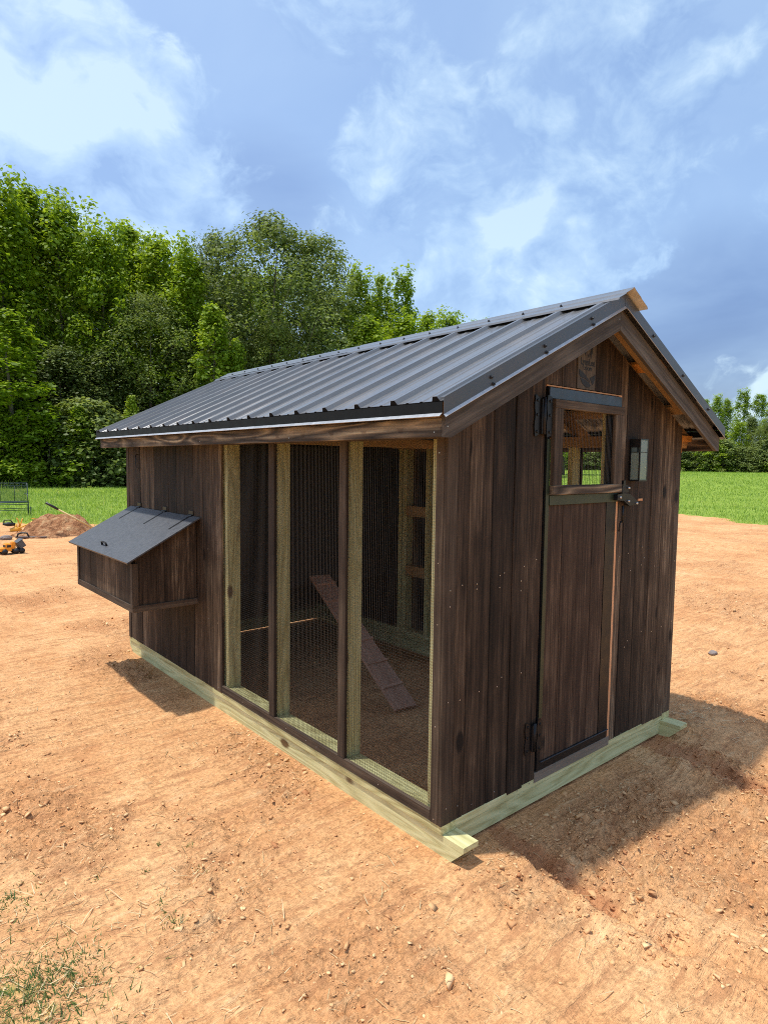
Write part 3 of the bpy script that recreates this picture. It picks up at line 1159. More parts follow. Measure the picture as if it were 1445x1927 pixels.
# ridge cap in two lapped lengths; the underside is bare beige
for (ya, yb, lift) in ((YN - .062, 1.83, .0022), (1.78, YF + .045, 0.0)):
    sec_t = [(-.132, -.008 + .0225), (-.126, .0225), (-.072, .0225), (-.064, .0265), (-.018, .0265), (0.0, .030)]
    top = []
    for (dx, h) in sec_t:
        top.append((W / 2 + dx, roof_z(W / 2 + dx) + h + lift))
    full = top + [(W - x, z) for (x, z) in top[::-1][1:]]
    n = len(full)
    v = []
    for yy in (ya, yb):
        for (x, z) in full: v.append((x, yy, z))
        for (x, z) in full: v.append((x, yy, z - .0014))
    f = []
    for j in range(n - 1):
        f.append((j, j + 1, 2 * n + j + 1, 2 * n + j))
    nt = len(f)
    for j in range(n - 1):
        f.append((n + j + 1, n + j, 3 * n + j, 3 * n + j + 1))
    for j in range(n - 1):
        f += [(j + 1, j, n + j, n + j + 1), (2 * n + j, 2 * n + j + 1, 3 * n + j + 1, 3 * n + j)]
    f += [(0, 2 * n, 3 * n, n), (n - 1, 2 * n - 1, 4 * n - 1, 3 * n - 1)]
    o = ctrmesh('ridge_cap', v, f, 'charcoal_roofing', coop)
    o.data.materials.append(MATS['beige_backer'])
    for p in o.data.polygons[nt:nt + n - 1]:
        p.material_index = 1


def screws(name, pts, nrm, r, h, material, seg=6):
    v, f = [], []
    for p, n in zip(pts, nrm if isinstance(nrm, list) else [nrm] * len(pts)):
        p = Vector(p); n = Vector(n).normalized()
        a = n.orthogonal().normalized(); b = n.cross(a)
        k = len(v)
        for (rr, hh) in ((r, -.001), (r, h * .35), (r * .6, h * .4), (r * .55, h)):
            for i in range(seg):
                an = 2 * math.pi * i / seg
                v.append(tuple(p + a * rr * math.cos(an) + b * rr * math.sin(an) + n * hh))
        for q in range(3):
            for i in range(seg):
                j = (i + 1) % seg
                f.append((k + q * seg + i, k + q * seg + j, k + (q + 1) * seg + j, k + (q + 1) * seg + i))
        f.append(tuple(k + 3 * seg + i for i in range(seg)))
    o = ctrmesh(name, v, f, material, coop)
    tag(o, kind='stuff')
    return o


pts, nr = [], []
for s in (0, 1):
    nn = (NL.x, 0, NL.z) if s == 0 else (-NL.x, 0, NL.z)
    for k in range(0, 18):
        yc = -.118 + k * RIB
        for x in (-.12, .36, .64):
            if k > 0:
                pts.append(slope_pt(x, yc + .033, .001, s)); nr.append(nn)
        if k > 0:
            pts.append(slope_pt(W / 2 - .10, yc, .030, s)); nr.append(nn)
    for x in (.05, .38, .72):
        px, py, pz = slope_pt(x, YN - .0205, -.012, s)
        pts.append((px, py, pz)); nr.append((0, -1, 0))
        px, py, pz = slope_pt(x, YN - .018, -.040, s)
        if s == 0:
            pts.append((px, YN - .0205, pz)); nr.append((0, -1, 0))
screws('roof_screws', pts, nr, .0080, .010, 'screw_black')

# pale nail heads
pts, nr = [], []
for z in (.012, .42, .82, 1.10, 1.52):
    for y in (.045,):
        pts.append((-.0005, y + random.uniform(-.008, .008), zc(z + random.uniform(-.03, .03)))); nr.append((-1, 0, 0))
for z in (.02, .45, .92):
    for y in (2.03, 2.17, 2.9, 3.4):
        pts.append((.0015, y, zc(z))); nr.append((-1, 0, 0))
for y in (.4, .9, 1.0, 1.2, 1.7):
    pts.append((-.0005, y, zc(.022))); nr.append((-1, 0, 0))
for x in (.03, .10, .19, .22, .34, .37, .49, .51, .60, 1.34, 1.43, 1.46, 1.58, 1.61, 1.73, 1.85, 1.98):
    for z in (.028, .52, .97, 1.02):
        if random.random() < .72:
            pts.append((x, -.0005, zc(z + random.uniform(-.05, .05) + (.0 if z != .028 else 0)))); nr.append((0, -1, 0))
for y in (-.09, .9, 1.9, 2.9):
    pts.append((-.1685, y, zc(1.615))); nr.append((-1, 0, 0))
pts.append((-.155, YN - .0005, zc(1.635))); nr.append((0, -1, 0))
pts.append((W / 2 - .012, YN - .0005, zc(2.19))); nr.append((0, -1, 0))
screws('nail_heads', pts, nr, .0028, .0012, 'screw_zinc', 6)

# hook hanging under the eave on the henhouse wall
tube('hook', [(.001, 3.44, zc(1.545)), (-.012, 3.44, zc(1.54)), (-.014, 3.438, zc(1.47)), (-.014, 3.43, zc(1.44)), (-.014, 3.405, zc(1.435)), (-.014, 3.375, zc(1.437))], .0035, 'black_iron', coop, 6)
# small notch block in the siding right of the door
B('notch_block', 1.515, 1.560, -.002, .004, 1.310, 1.322, 'raw_cedar', c=.001)

# ---- door
v, f = [], []
DZ0, DZ1 = .036, 1.858
frame_boxes = [(.6455, .672, -.004, .020, zc(DZ0), zc(DZ1)), (1.186, 1.278, -.002, .020, zc(DZ0), zc(DZ1)),
               (.6722, 1.1858, -.004, .020, zc(1.800), zc(DZ1)), (.6722, 1.1858, -.005, .020, zc(1.312), zc(1.362)),
               (.6722, 1.1858, -.003, .020, zc(DZ0), zc(.078))]
v, f = boxes_geo(frame_boxes)
door = ctrmesh('door', v, f, 'black_iron', coop)
tag(door, 'plank door with a mesh window, iron hinges and latch')
# top bar catches the sky
B('top_bar', .6465, 1.2775, -.014, -.0065, 1.806, 1.856, 'door_steel', door, c=.001)
B('middle_rail', .6725, 1.2775, -.012, -.0055, 1.313, 1.3595, 'green_steel', door, c=.001)
B('hinge_stile', .646, .6715, -.009, -.0045, .30, 1.62, 'green_steel', door, c=.001)
B('bottom_glint', .6725, 1.2775, -.010, -.0035, .074, .0785, 'door_steel', door, c=.0005)  # paler strip paints the highlight line along the bottom rail
for a, b in zip([.6725, .800, .933, 1.065], [.7995, .932, 1.064, 1.1855]):
    m = (a + b) / 2
    board('plank', (m, .008, zc(.079)), (m, .008, zc(1.311)), (0, -1, 0), b - a - .001, .016, 'door_plank_wood', door, jit=.0015)
# window frame, proud of the steel
B('window_rail', .6725, 1.284, -.030, -.006, 1.762, 1.804, 'charred_trim', door)
B('window_rail', .6725, 1.284, -.030, -.006, 1.362, 1.407, 'charred_fascia', door)
B('window_stile', .6725, .742, -.029, -.006, 1.4075, 1.7615, 'charred_trim', door)
B('window_stile', 1.204, 1.282, -.029, -.006, 1.4075, 1.7615, 'charred_trim', door)
wire_panel('wire_mesh', 'y', .735, 1.21, zc(1.40), zc(1.77), -.0028, door)


def hinge(z0, z1):
    h = z1 - z0
    for (xa, xb, flip) in ((.548, .592, 0), (.626, .668, 1)):
        n = 9
        poly = []
        for i in range(n + 1):
            tt = i / n
            poly.append((xa + (.004 if not flip else 0) + .003 * math.cos(tt * 4 * math.pi), zc(z0 + h * tt * (1 if not flip else 1))))
        top = []
        for i in range(n + 1):
            tt = 1 - i / n
            top.append((xb - .003 * math.cos(tt * 4 * math.pi) - (.0 if not flip else .004), zc(z0 + .012 + (h - .03) * tt if not flip else z0 + .006 + (h - .012) * tt)))
        pl = poly + top
        y1 = -.0008 if not flip else -.013
        v, f = prism(pl[::-1], 1, y1 - .004, y1)
        o = ctrmesh('hinge_leaf', v, f, 'black_iron', door)
        xm = (xa + xb) / 2
        k = [tube_geo([(xm, y1 - .002, zc(z0 + h * q)), (xm, y1 - .0085, zc(z0 + h * q))], [.008, .006], 8) for q in (.12, .52, .86)]
        vv, ff = [], []
        for (a, b) in k:
            n0 = len(vv); vv += a; ff += [tuple(n0 + i for i in q) for q in b]
        ctrmesh('hinge_bolt', vv, ff, 'black_iron', door)
    tube('hinge_barrel', [(.609, -.012, zc(z0 + .012)), (.609, -.012, zc(z1 - .012))], .009, 'black_iron', door)
    v, f = boxes_geo([(.592, .626, -.014, -.005, zc(z0 + .014), zc(z1 - .02))])
    ctrmesh('hinge_knuckle', v, f, 'black_iron', door)


hinge(1.628, 1.818)
hinge(.140, .298)
# latch: backing plate, pivoting wedge, bolts, thumb piece, copper keeper
v, f = prism([(1.235, zc(1.322)), (1.30, zc(1.318)), (1.36, zc(1.29)), (1.452, zc(1.292)), (1.455, zc(1.308)), (1.365, zc(1.352)), (1.300, zc(1.358)), (1.236, zc(1.352))][::-1], 1, -.034, -.013)
ctrmesh('latch', v, f, 'black_iron', door)
v, f = prism([(1.29, zc(1.36)), (1.352, zc(1.362)), (1.358, zc(1.385)), (1.345, zc(1.398)), (1.322, zc(1.40)), (1.318, zc(1.425)), (1.300, zc(1.425)), (1.295, zc(1.40)), (1.288, zc(1.385))][::-1], 1, -.030, -.012)
ctrmesh('latch_arm', v, f, 'black_iron', door)
tube('latch_bolt', [(1.345, -.028, zc(1.385)), (1.345, -.040, zc(1.385))], .006, 'screw_zinc', door)
tube('latch_bolt', [(1.345, -.030, zc(1.315)), (1.345, -.042, zc(1.315))], .006, 'screw_zinc', door)
tube('latch_bolt', [(1.432, -.030, zc(1.301)), (1.432, -.042, zc(1.301))], .006, 'screw_zinc', door)
tube('latch_bolt', [(1.262, -.030, zc(1.337)), (1.262, -.040, zc(1.337))], .006, 'screw_zinc', door)
tube('latch_rod', [(1.318, -.020, zc(1.292)), (1.318, -.020, zc(1.20))], .006, 'black_iron', door)
tube('latch_hook', [(1.30, -.018, zc(1.205)), (1.322, -.020, zc(1.207)), (1.295, -.020, zc(1.197)), (1.291, -.018, zc(1.155))], .0042, 'black_iron', door, 6)

# ---- emblem burned into the board above the door
LY = .0002


def flat(name, poly, parent=coop, y=LY):
    v, f = prism(poly[::-1], 1, y - .0012, y)
    return ctrmesh(name, v, f, 'logo_ink', parent)


ECX, ECZ = .968, zc(1.958)


def curve_poly(pts):
    return [(ECX + a, ECZ + b) for a, b in pts]


emb = flat('emblem', curve_poly([(-.073, .006), (-.045, -.004), (-.015, -.020), (.010, -.037), (.026, -.051), (.008, -.046), (-.02, -.036), (-.045, -.0315), (-.066, -.030), (-.072, -.012)]))
flat('emblem_leaf', curve_poly([(-.064, -.0345), (-.044, -.0365), (-.018, -.041), (.010, -.051), (.033, -.064), (.020, -.073), (0, -.077), (-.022, -.073), (-.045, -.060)]), emb)
flat('emblem_leaf', curve_poly([(.020, -.030), (.045, -.020), (.070, -.010), (.066, -.032), (.055, -.052), (.046, -.062), (.036, -.050)]), emb)
# hen's tail and two feet just below the rake board
flat('emblem_mark', curve_poly([(.022, .112), (.040, .125), (.038, .095), (.030, .080), (.026, .062), (.018, .082)]), emb)
flat('emblem_mark', curve_poly([(-.030, .085), (-.022, .098), (-.018, .085), (-.024, .074)]), emb)
flat('emblem_mark', curve_poly([(.000, .078), (.007, .090), (.010, .076), (.004, .068)]), emb)


def text(body, x, z, size, squeeze, name):
    cu = bpy.data.curves.new('lettering', 'FONT')
    cu.body = body
    cu.size = size
    cu.align_x = 'CENTER'
    cu.extrude = .0006
    cu.offset = .0006
    cu.resolution_u = 3
    tmp = bpy.data.objects.new('lettering', cu)
    C.objects.link(tmp)
    dg = bpy.context.evaluated_depsgraph_get()
    me = bpy.data.meshes.new_from_object(tmp.evaluated_get(dg))
    bpy.data.objects.remove(tmp)
    me.materials.clear()
    o = link(name, me, 'logo_ink')
    M = Matrix.Translation((x, LY, z)) @ Matrix.Rotation(math.radians(90), 4, 'X') @ Matrix.Diagonal((squeeze, 1, 1, 1))
    place(o, emb, M)
    return o


text('LynnLee', ECX, ECZ + .030, .046, .80, 'lettering')
text('COOPS', ECX, ECZ + .006, .022, 1.0, 'lettering')

# ---- nesting box
NX = -.432
nb_f, nb_b, nb_z, nb_top = 2.338, 3.548, .535, .862
nest = B('nest_box', NX + .02, .0, nb_f + .02, nb_b - .02, nb_z + .02, .84, 'henhouse_black')
tag(nest, 'nesting box with sloping black lid hung on the coop wall')
SLID = (1.118 - .862) / .47


def lid_z(x):
    return 1.112 + SLID * x


ys_ = np.linspace(nb_f + .018, nb_b - .018, 9)
for a, b in zip(ys_[:-1], ys_[1:]):
    m = (a + b) / 2
    board('front_board', (NX + .010, m, zc(nb_z + .002)), (NX + .010, m, zc(lid_z(NX) - .012)), (-1, 0, 0), b - a - .0012, .016, 'charred_siding', nest, jit=.001)
for (ya, yb) in ((nb_f, nb_f + .0175), (nb_b - .0175, nb_b)):
    xs_ = np.linspace(NX + .019, -.0005, 4)
    for a, b in zip(xs_[:-1], xs_[1:]):
        m = (a + b) / 2
        board('side_board', (m, (ya + yb) / 2, zc(nb_z + .002)), (m, (ya + yb) / 2, zc(lid_z(m) - .012)), (0, -1, 0), b - a - .0012, .0165, 'charred_siding', nest, s1=-SLID, jit=.0008)
    yy0, yy1 = (ya - .010, ya - .0005) if ya == nb_f else (yb + .0005, yb + .010)
    B('side_trim', NX - .006, -.0005, yy0, yy1, nb_z - .012, nb_z + .030, 'charred_trim', nest)
    B('side_trim', NX - .006, NX + .034, yy0, yy1, nb_z + .0305, .84, 'charred_trim', nest)
B('front_trim', NX - .0065, NX + .001, nb_f - .0095, nb_b + .0095, nb_z - .012, nb_z + .034, 'charred_trim', nest)
B('front_trim', NX - .0065, NX + .001, nb_f - .0095, nb_f + .030, nb_z + .0345, .84, 'charred_trim', nest)
B('front_trim', NX - .0065, NX + .001, nb_b - .030, nb_b + .0095, nb_z + .0345, .84, 'charred_trim', nest)
nl = Vector((-SLID, 0, 1)).normalized()
lid = board('lid', (-.486, (2.276 + 3.600) / 2, zc(lid_z(-.486)) + .006), (-.002, (2.276 + 3.600) / 2, zc(lid_z(-.002)) + .006), nl, 3.600 - 2.276, .013, 'lid_board', nest)
for yy in (3.41, 2.88, 2.42):
    p0 = Vector((-.018, yy, zc(lid_z(-.018)) + .0145)); p1 = Vector((-.16, yy, zc(lid_z(-.16)) + .0145))
    o = board('hinge_strap', p0, p1, nl, .022, .003, 'black_iron', nest, c=.001)
    box('hinge_plate', (-.004, .0025, yy - .035, yy + .035, zc(1.122), zc(1.158)), 'black_iron', nest, .001)
    v, f = tube_geo([(-.010, yy - .03, zc(1.124)), (-.010, yy + .03, zc(1.124))], .007, 8)
    ctrmesh('hinge_pin', v, f, 'black_iron', nest)
hy, hx = 2.93, -.42
tube('handle', [(hx, hy - .05, zc(lid_z(hx)) + .012), (hx - .008, hy - .045, zc(lid_z(hx)) + .034), (hx - .010, hy, zc(lid_z(hx)) + .040), (hx - .008, hy + .045, zc(lid_z(hx)) + .034), (hx, hy + .05, zc(lid_z(hx)) + .012)], [.008, .006, .006, .006, .008], 'black_iron', nest)

# ---- things fixed to or standing in the coop
lamp = empty('wall_lantern', (1.447, .001, zc(1.42)))
tag(lamp, 'small black lantern with frosted panes on the wall right of the door', 'lantern')
PARENT_M['wall_lantern'] = Matrix.Translation(lamp.location)
x0, x1, y0, y1, z0, z1 = 1.405, 1.490, -.058, .0002, zc(1.420), zc(1.646)
fr = .007
v, f = boxes_geo([(x0, x1, y0, y1, z0, z0 + .008), (x0, x1, y0, y1, z1 - .007, z1)] +
                 [(a, a + fr, b, b + fr, z0 + .008, z1 - .007) for a in (x0, x1 - fr) for b in (y0, y1 - fr)] +
                 [(x0 + .0006, x0 + .004, y0 + fr, y1 - fr, zc(1.573), zc(1.577)), (x0 + fr, x1 - fr, y0 + .0006, y0 + .004, zc(1.573), zc(1.577)),
                  (x0 + fr, x1 - fr, y1 - .003, y1 - .0005, z0 + .008, z1 - .007)])
ctrmesh('frame', v, f, 'lamp_black', lamp)
v, f = boxes_geo([(x0 + .001, x0 + .003, y0 + fr, y1 - fr, zc(1.600), z1 - .007)])
ctrmesh('solar_panel', v, f, 'lamp_black', lamp)
v, f = boxes_geo([(x0 + .0012, x0 + .003, y0 + fr, y1 - fr, z0 + .008, zc(1.573))])
ctrmesh('pane', v, f, 'frosted_glass', lamp)
v, f = boxes_geo([(x0 + fr, x1 - fr, y0 + .0012, y0 + .003, z0 + .008, z1 - .007)])
ctrmesh('pane', v, f, 'frosted_glass', lamp)
tube('candle', [((x0 + x1) / 2, -.03, z0 + .008), ((x0 + x1) / 2, -.03, z0 + .12)], .016, 'frosted_glass', lamp, 10)

ramp = empty('chicken_ramp', (.96, 1.26, 0.0))
tag(ramp, 'reddish wooden ramp plank with cross cleats leaning inside the mesh run', 'ramp')
PARENT_M['chicken_ramp'] = Matrix.Translation(ramp.location)
rp0, rp1 = Vector((.96, 1.258, .012)), Vector((1.065, 2.415, zc(.59)))
rd = (rp1 - rp0)
rn = Vector((1, 0, 0)).cross(rd).normalized()
if rn.z < 0: rn = -rn
board('plank', rp0, rp1, rn, .185, .020, 'ramp_plank', ramp)
for q in (.14, .30, .46, .62, .78, .92):
    c_ = rp0 + rd * q + rn * .0165
    board('cleat', c_ - Vector((.092, 0, 0)), c_ + Vector((.092, 0, 0)), rn, .020, .012, 'ramp_plank', ramp)

# ------------------------------------------------------------------ background things on the left
# spoil heap
mc = Vector((1.78, 13.55, 0))


def mound_h(x, y):
    dx, dy = (x - mc.x), (y - mc.y)
    ca, sa = math.cos(.15), math.sin(.15)
    u, w_ = dx * ca + dy * sa, -dx * sa + dy * ca
    r = np.sqrt((u / 1.05) ** 2 + (w_ / .80) ** 2) + (fbm(x * 1.6, y * 1.6, 3, 91) - .5) * .7
    return .40 * sstep(0, .85, 1.05 - r) - .02 + (fbm(x * 7, y * 7, 4, 92, .65) - .5) * .22 * np.clip(1.25 - r, 0, 1)


n = 90
gx, gy = np.meshgrid(np.linspace(mc.x - 1.5, mc.x + 1.5, n), np.linspace(mc.y - 1.2, mc.y + 1.2, n))
hz = mound_h(gx, gy)
gh = ground_fields(gx.ravel(), gy.ravel())[0].reshape(gx.shape)
hz = np.where(hz > 0.0, hz, -.06) + gh - .004
idx = np.arange(n * n).reshape(n, n)
fq = np.stack([idx[:-1, :-1].ravel(), idx[:-1, 1:].ravel(), idx[1:, 1:].ravel(), idx[1:, :-1].ravel()], 1)
me = numpy_mesh('dirt_mound', np.stack([gx.ravel() - mc.x, gy.ravel() - mc.y, hz.ravel()], 1), fq, 4, smooth=True)
o = link('dirt_mound', me, 'mound_soil')
o.location = mc
tag(o, 'low heap of loose brown soil beyond the nesting box', 'dirt mound')

# long-handled tool standing on the heap
dd = ray(86, 946); d0 = cam.location + dd * ((12.9 - cam.location.y) / dd.y)
dd = ray(180, 996); d1 = cam.location + dd * ((12.7 - cam.location.y) / dd.y)
d1.z = max(d1.z, gz(d1.x, d1.y) + float(mound_h(np.array([d1.x]), np.array([d1.y]))[0]) + .01)
sp = empty('shovel', tuple(d1))
tag(sp, 'long wooden-handled shovel with black grip leaning on the soil heap', 'shovel')
PARENT_M['shovel'] = Matrix.Translation(d1)
g0 = d0.lerp(d1, .24)
tube('handle', [g0, d1], .017, 'tool_handle_wood', sp)
tube('grip', [d0, g0], [.026, .024], 'toy_black', sp)
ax = (d1 - d0).normalized()
bl = [d1, d1 + ax * .08, d1 + ax * .30]
board('blade', d1 + ax * .005, d1 + ax * .28, (0, 0, 1), .20, .006, 'toy_grey', sp)

# garden glider bench
bb = ground_at(62, 969)
bench = empty('garden_bench', (bb.x - .70, bb.y, 0))
tag(bench, 'dark green metal garden bench with mesh back at left edge', 'bench')
dirb = ray(30, 940); dirb.z = 0
yaw = math.atan2(-dirb.x, dirb.y) + .12
bench.rotation_euler = (0, 0, yaw)
bx, by = bb.x, bb.y
rv = Vector((math.cos(yaw), math.sin(yaw), 0))
base = Vector((bx, by, gz(bx, by))) - rv * .78
bench.location = base
PM = Matrix.Translation(base) @ Matrix.Rotation(yaw, 4, 'Z')


def bt(name, pts, r, m='bench_green', seg=6):
    v, f = tube_geo(pts, r, seg)
    me = pydata(name, v, f)
    o = link(name, me, m)
    o.parent = bench
    for p in me.polygons: p.use_smooth = True
    return o


hw = .72
for s in (-1, 1):
    bt('leg', [(s * hw, .32, 0), (s * hw * .985, .30, .30), (s * hw * .97, .36, .92)], .014)
    bt('leg', [(s * (hw - .02), -.22, 0), (s * (hw - .02), -.22, .26)], .014)
    bt('leg', [(s * (hw - .09), -.20, 0), (s * (hw - .09), -.20, .34)], .012)
    bt('armrest', [(s * (hw - .10), .33, .60), (s * (hw - .09), .05, .62), (s * (hw - .09), -.22, .60), (s * (hw - .09), -.24, .40)], .014)
bt('back_frame', [(-hw * .97, .36, .92), (hw * .97, .36, .92)], .012)
bt('back_frame', [(-hw * .97, .34, .84), (hw * .97, .34, .84)], .009)
bt('seat_rail', [(-hw + .05, -.22, .39), (hw - .05, -.22, .39)], .017)
bt('seat_rail', [(-hw + .05, -.20, .33), (hw - .05, -.20, .33)], .010)
bt('seat_rail', [(-hw + .05, .28, .40), (hw - .05, .28, .40)], .012)
bt('base_rail', [(-hw, -.22, .22), (hw, -.22, .22)], .010)
bt('base_rail', [(-hw, .30, .13), (hw, .30, .13)], .010)
for q in (-.36, 0, .36):
    bt('back_strut', [(q, .29, .40), (q + .01, .34, .84)], .008)
for q in range(9):
    x_ = -hw + .10 + q * (2 * hw - .2) / 8
    bt('scroll', [(x_ + .05 * math.cos(a), .352, .88 + .032 * math.sin(a)) for a in np.linspace(0, 2 * math.pi, 9)], .009, seg=5)
# expanded-metal back and seat


def net(name, fn, nu, nv, r=.0016):
    v, f = [], []
    for i in range(nu + 1):
        tube_geo([fn(i / nu, 0), fn(i / nu, 1)], r, 3, v, f, False)
    for j in range(nv + 1):
        tube_geo([fn(0, j / nv), fn(1, j / nv)], r, 3, v, f, False)
    o = link(name, pydata(name, v, f), 'bench_green')
    o.parent = bench


net('back_mesh', lambda u, w: (-hw * .96 + u * 2 * hw * .96, .29 + .05 * w, .42 + .42 * w), 90, 30, .0022)
net('seat_mesh', lambda u, w: (-hw + .06 + u * (2 * hw - .12), -.21 + .48 * w, .395), 70, 24)

# toy digger: yellow levers, arm and scoop, black seat
tp = ground_at(35, 1001)
tz = gz(tp.x, tp.y)
toy = empty('toy_digger', (tp.x, tp.y, tz))
tag(toy, 'yellow ride-on sandbox digger toy with scoop beside the soil heap', 'toy')
dv = ray(35, 1000); dv.z = 0
toy.rotation_euler = (0, 0, math.atan2(-dv.x, dv.y))


def tt(name, pts, r, m, seg=8, par=toy):
    v, f = tube_geo(pts, r, seg)
    me = pydata(name, v, f)
    o = link(name, me, m)
    o.parent = par
    for p in me.polygons: p.use_smooth = True
    return o


tt('base', [(-.16, 0, .015), (-.05, 0, .05), (.06, 0, .015)], [.05, .06, .04], 'toy_yellow')
tt('post', [(-.05, 0, .03), (-.05, 0, .16)], [.035, .03], 'toy_yellow')
tt('seat', [(-.30, -.02, .17), (-.20, -.01, .165), (-.06, 0, .155)], [.02, .05, .03], 'toy_black')
tt('seat_handle', [(-.28, 0, .18), (-.275, 0, .235), (-.25, 0, .255), (-.17, 0, .255), (-.14, 0, .235), (-.10, 0, .18)], .012, 'toy_black')
tt('lever', [(.0, 0, .04), (.02, 0, .16), (.0, -.01, .24), (-.03, -.02, .30)], .012, 'toy_yellow')
tt('lever', [(.02, 0, .04), (.045, 0, .16), (.065, -.01, .22), (.085, -.02, .285)], .012, 'toy_yellow')
tt('arm', [(-.08, -.03, .03), (.05, -.04, .09), (.20, -.05, .16), (.32, -.05, .24)], .017, 'toy_yellow')
tt('arm', [(.32, -.05, .24), (.335, -.05, .285), (.26, -.05, .275)], .012, 'toy_yellow')
tt('arm', [(.335, -.05, .27), (.30, -.05, .19), (.29, -.05, .15)], .013, 'toy_yellow')
# scoop: an open bucket
v, f = [], []
prof_o = [(-.055, .15), (-.065, .08), (-.03, .045), (.03, .045), (.065, .075), (.06, .15)]
for y in (-.13, .0):
    for (x, z) in prof_o: v.append((.29 + x, y - .0, z))
for y in (-.13, -.006):
    for (x, z) in prof_o: v.append((.29 + x * .88, y, z * .9 + .012))
n = 6
for i in range(n - 1):
    f.append((i, i + 1, n + i + 1, n + i))
    f.append((2 * n + i + 1, 2 * n + i, 3 * n + i, 3 * n + i + 1))
    f.append((i + 1, i, 2 * n + i, 2 * n + i + 1))
f.append(tuple(range(n, 2 * n)))
f.append(tuple(range(4 * n - 1, 3 * n - 1, -1)))
v2, f2 = boxes_geo([(.235, .345, -.128, 0, .146, .154)])
k = len(v); v += v2; f += [tuple(k + i for i in q) for q in f2]
o = link('scoop', pydata('scoop', v, f), 'toy_orange'); o.parent = toy

# toy tipper truck
tp = ground_at(22, 1043)
truck = empty('toy_truck', (tp.x, tp.y, gz(tp.x, tp.y)))
tag(truck, 'orange toy tipper truck with dark bed on the bare dirt', 'toy')
truck.rotation_euler = (0, 0, math.atan2(-dv.x, dv.y) + .35)


def tb(name, bs, m, rot=None, par=truck):
    v, f = boxes_geo(bs)
    v = np.array(v)
    me = pydata(name, v, f)
    o = link(name, me, m)
    o.parent = par
    bv = o.modifiers.new('ease', 'BEVEL'); bv.width = .008; bv.segments = 2
    if rot:
        o.rotation_euler = (0, rot[0], 0); o.location = rot[1]
    return o


tb('chassis', [(-.16, .18, -.055, .055, .045, .075)], 'toy_black')
tb('cab', [(-.20, -.11, -.075, .075, .05, .11), (-.11, -.02, -.075, .075, .05, .165), (-.10, -.03, -.065, .065, .165, .18)], 'toy_orange')
tb('window', [(-.1125, -.1105, -.055, .055, .115, .155), (-.095, -.035, -.0775, -.0755, .115, .155)], 'toy_black')
tb('bed', [(-.06, .06, -.085, .085, -.012, .0), (-.06, .06, -.085, -.075, .0, .09), (-.06, .06, .075, .085, .0, .09), (-.072, -.06, -.085, .085, -.012, .11)], 'toy_grey', rot=(math.radians(58), (.10, 0, .13)))
tb('bed_post', [(.0, .05, -.05, .05, .075, .20)], 'toy_orange')
for xx in (-.13, .05, .14):
    for s in (-1, 1):
        tt('wheel', [(xx, s * .05, .045), (xx, s * .085, .045)], .045, 'toy_black', 14, truck)

# dark plank with a black curved handle, and a flat stone
sp2 = ground_at(58, 1012)
pl = empty('wooden_plank', (sp2.x, sp2.y, gz(sp2.x, sp2.y)))
tag(pl, 'dark weathered plank with a black curved grip on the dirt', 'plank')
pl.rotation_euler = (0, 0, math.atan2(-dv.x, dv.y) - .25)
tb('board', [(-.27, .30, -.07, .07, .012, .04)], 'dark_board', par=pl)
tt('grip', [(-.24, -.05, .04), (-.22, -.05, .10), (-.15, -.05, .125), (-.06, -.05, .115), (-.02, -.05, .04)], .018, 'toy_black', par=pl)


def rock_mesh(name, seed, n=2):
    import bmesh
    bm = bmesh.new()
    bmesh.ops.create_icosphere(bm, subdivisions=n, radius=1)
    r = random.Random(seed)
    ofs = [Vector((r.gauss(0, 1), r.gauss(0, 1), r.gauss(0, 1))).normalized() for _ in range(7)]
    amp = [r.uniform(.1, .35) for _ in range(7)]
    for vv in bm.verts:
        k = 1.0
        for of, a in zip(ofs, amp):
            k -= a * max(0, vv.co.dot(of) - .45)
        vv.co *= k * r.uniform(.94, 1.06)
    me = bpy.data.meshes.new(name)
    bm.to_mesh(me); bm.free()
    return me


st = ground_at(13, 1014)
o = link('stone', rock_mesh('stone', 4, 3), 'stone_grey')
o.location = (st.x, st.y, gz(st.x, st.y) + .03)
o.scale = (.13, .09, .065)
tag(o, 'flat grey stone lying beside the dark plank at left edge', 'stone')
st = ground_at(1341, 1230)
o = link('stone', rock_mesh('stone', 9, 2), 'stone_grey')
o.location = (st.x, st.y, gz(st.x, st.y) + .012)
o.scale = (.05, .04, .025)
tag(o, 'small dark stone alone on the bare dirt right of the coop', 'stone')


